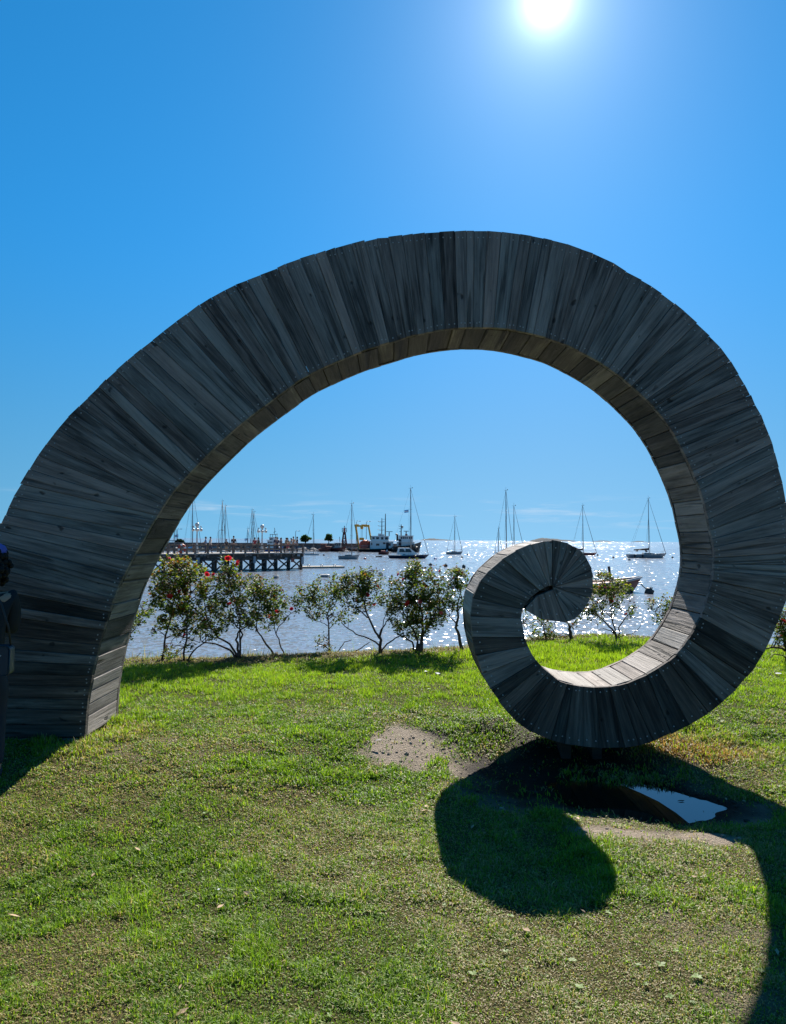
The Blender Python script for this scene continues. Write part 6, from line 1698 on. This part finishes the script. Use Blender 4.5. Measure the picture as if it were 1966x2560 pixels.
        if long_hair: mb.tube([hd + Vector((0, 0.05*h, 0.05)), hd + Vector((0, 0.085*h, -0.06)), hd + Vector((0, 0.085*h, -0.22*h))], [0.085*h, 0.085*h, 0.04*h], 8)
    mb.build('hair', cloth(hair), root)
    if hat:
        mb = MB()
        if detail:
            mb.lathe([(0.112, 0.02), (0.116, 0.05), (0.100, 0.088), (0.062, 0.112), (0.0, 0.12)], hd + Vector((-0.012, -0.012, 0.04)), 18)
            mb.add([hd + Vector((x_, -0.115 - 0.085*math.cos(x_/0.075*1.3)*0.9, 0.035)) for x_ in (-0.075, -0.04, 0, 0.04, 0.075)] + [hd + Vector((x_, -0.10, 0.045)) for x_ in (-0.085, -0.04, 0, 0.04, 0.085)], [(i, i+1, i+6, i+5) for i in range(4)])
        else:
            mb.lathe([(0.12*h, 0.0), (0.10*h, 0.06*h), (0.0, 0.10*h)], hd + Vector((0, 0, 0.03*h)), 10)
            mb.lathe([(0.11*h, 0.02*h), (0.17*h, 0.01*h), (0.17*h, 0.02*h), (0.11*h, 0.035*h)], hd + Vector((0, 0, 0.02*h)), 10)
        mb.build('hat', cloth(hat), root)
    return root
def on_pier(px, v):
    u = pu(px); q = PL + pp(u, v, DK); q = at(px, 1375, q.y); q.z = WZ + DK
    return q
RY = math.pi
blk, nav, whi, red, gry, tan_, blu, pnk, grn = (0.02,0.02,0.025), (0.03,0.04,0.09), (0.62,0.60,0.57), (0.42,0.03,0.04), (0.16,0.16,0.17), (0.34,0.24,0.15), (0.12,0.22,0.38), (0.48,0.14,0.17), (0.06,0.09,0.07)
bh, dh = (0.04, 0.025, 0.015), (0.015, 0.012, 0.01)
person(on_pier(401, 1.2), 1.62, 0.4, pnk, nav, bh, 'person in a pink top beside the arch leg on the pier, left of the pair')
person(on_pier(406, 1.8), 1.70, -0.3, red, blk, dh, 'person in a red top and black trousers beside the arch leg on the pier')
person(on_pier(514.5, 2.0), 1.68, -1.4, blu, nav, dh, 'person in a pale blue shirt and brimmed hat between the two globe lamps', hat=gry, arms='rail')
person(on_pier(526, 2.2), 1.68, 1.3, whi, nav, bh, 'person in a white top and dark trousers facing the one in the hat', stride=0.12)
person(on_pier(566, 1.6), 1.45, 0.6, blk, tan_, bh, 'shorter person in a black top with bare legs right of the close pair of masts', shorts=True)
person(on_pier(584, 3.4), 1.80, 0.1, blk, blk, dh, 'tall person all in black standing alone at the rail', sleeve=1.0)
person(on_pier(637, 1.0), 1.66, 2.9, red, blk, dh, 'person in a red shirt and black shorts left of the second globe lamp', shorts=True)
person(on_pier(646, 1.3), 1.66, -0.9, grn, blk, dh, 'person in a dark green shirt stepping along beside the red shirt', stride=0.15, shorts=True)
person(on_pier(690, 2.2), 1.74, 0.5, nav, nav, dh, 'person in navy at the left of the crowd near the pier end', sleeve=1.0)
person(on_pier(694, 1.2), 1.70, -0.4, nav, blk, bh, 'person in a navy shirt and black trousers in front of the blue launch')
person(on_pier(703, 2.6), 1.66, 1.2, gry, blk, bh, 'person in a grey top with long hair in the crowd near the pier end', long_hair=True)
person(on_pier(712, 1.6), 1.66, 2.2, tan_, blk, bh, 'person in a tan top leaning on the rail in the crowd', arms='rail', lean=0.12)
person(on_pier(718.5, 2.8), 1.66, -0.5, grn, pnk, dh, 'person in an olive top and pink skirt in the crowd', skirt=True, long_hair=True)
person(on_pier(728, 1.8), 1.62, 0.8, whi, blk, dh, 'person in a white shirt and black shorts near the pier end', shorts=True)
person(on_pier(733.5, 3.6), 1.80, -0.2, tan_, gry, bh, 'tallest person of the crowd in a beige top, behind the white shirts')
person(on_pier(743, 1.8), 1.78, -1.2, blk, nav, dh, 'person in a black shirt last in the crowd, nearest the pier end', arms='phone')

# the visitor at the left edge, back towards the camera
pv = at(-49, 1900, 4.75); pv.z = float(ground(pv.x, pv.y))
top_z = at(-10, 1372, 4.75).z
person(pv, top_z - pv.z - 0.015, math.pi + 0.55, (0.012, 0.014, 0.018), (0.02, 0.024, 0.035), (0.008, 0.006, 0.005), 'person with dark curly hair, lavender cap and black jacket at the left edge', sleeve=1.3, hat=(0.16, 0.15, 0.50), detail=True, arms='phone', group='visitors by the arch', skin=0)
M['bag'] = plain('dark_teal_leather', (0.006, 0.024, 0.042), 0.4, var=0.1)
bc = at(-6, 1650, 4.50)
bag = empty('shoulder_bag', bc, 'dark teal leather bag with a small white emblem at the left edge', 'bag', None, 0.1)
sc = 4.5/F
def rrect(w, h_, r_, n=5):
    pts = []
    for (cx_, cy_, a0) in ((w/2-r_, h_/2-r_, 0), (-w/2+r_, h_/2-r_, 90), (-w/2+r_, -h_/2+r_, 180), (w/2-r_, -h_/2+r_, 270)):
        for k in range(n): a = R(a0 + 90*k/(n-1)); pts.append((cx_ + r_*math.cos(a), cy_ + r_*math.sin(a)))
    return pts
mb = MB(); mb.prism(rrect(68*sc, 74*sc, 10*sc), 'y', -0.035, 0.035); mb.build('pouch', M['bag'], bag)
mb = MB(); mb.prism(rrect(62*sc, 68*sc, 9*sc), 'y', -0.041, -0.0355); mb.build('flap', M['bag'], bag)
mb = MB()
rr = rrect(67*sc, 73*sc, 10*sc) ; mb.tube([(x_, -0.036, z_) for x_, z_ in rr] + [(rr[0][0], -0.036, rr[0][1])], 0.0035, 5); mb.build('piping', M['bag'], bag)
mb = MB()
for (x_, z_, a) in ((7.6, 13, 0.9), (11.0, 14.8, -0.6), (13.6, 12.6, 0.7)):
    mb.bar((x_*sc - 0.004*math.cos(a), -0.0425, z_*sc - 0.004*math.sin(a)), (x_*sc + 0.004*math.cos(a), -0.0425, z_*sc + 0.004*math.sin(a)), 0.002, 0.0035)
mb.build('emblem', M['white'], bag)
mb = MB(); mb.tube([(30*sc, 0, 36*sc), (27*sc, -0.02, 80*sc), (10*sc, -0.03, 140*sc), (-18*sc, 0.0, 178*sc)], 0.006, 6); mb.build('strap', M['black'], bag)
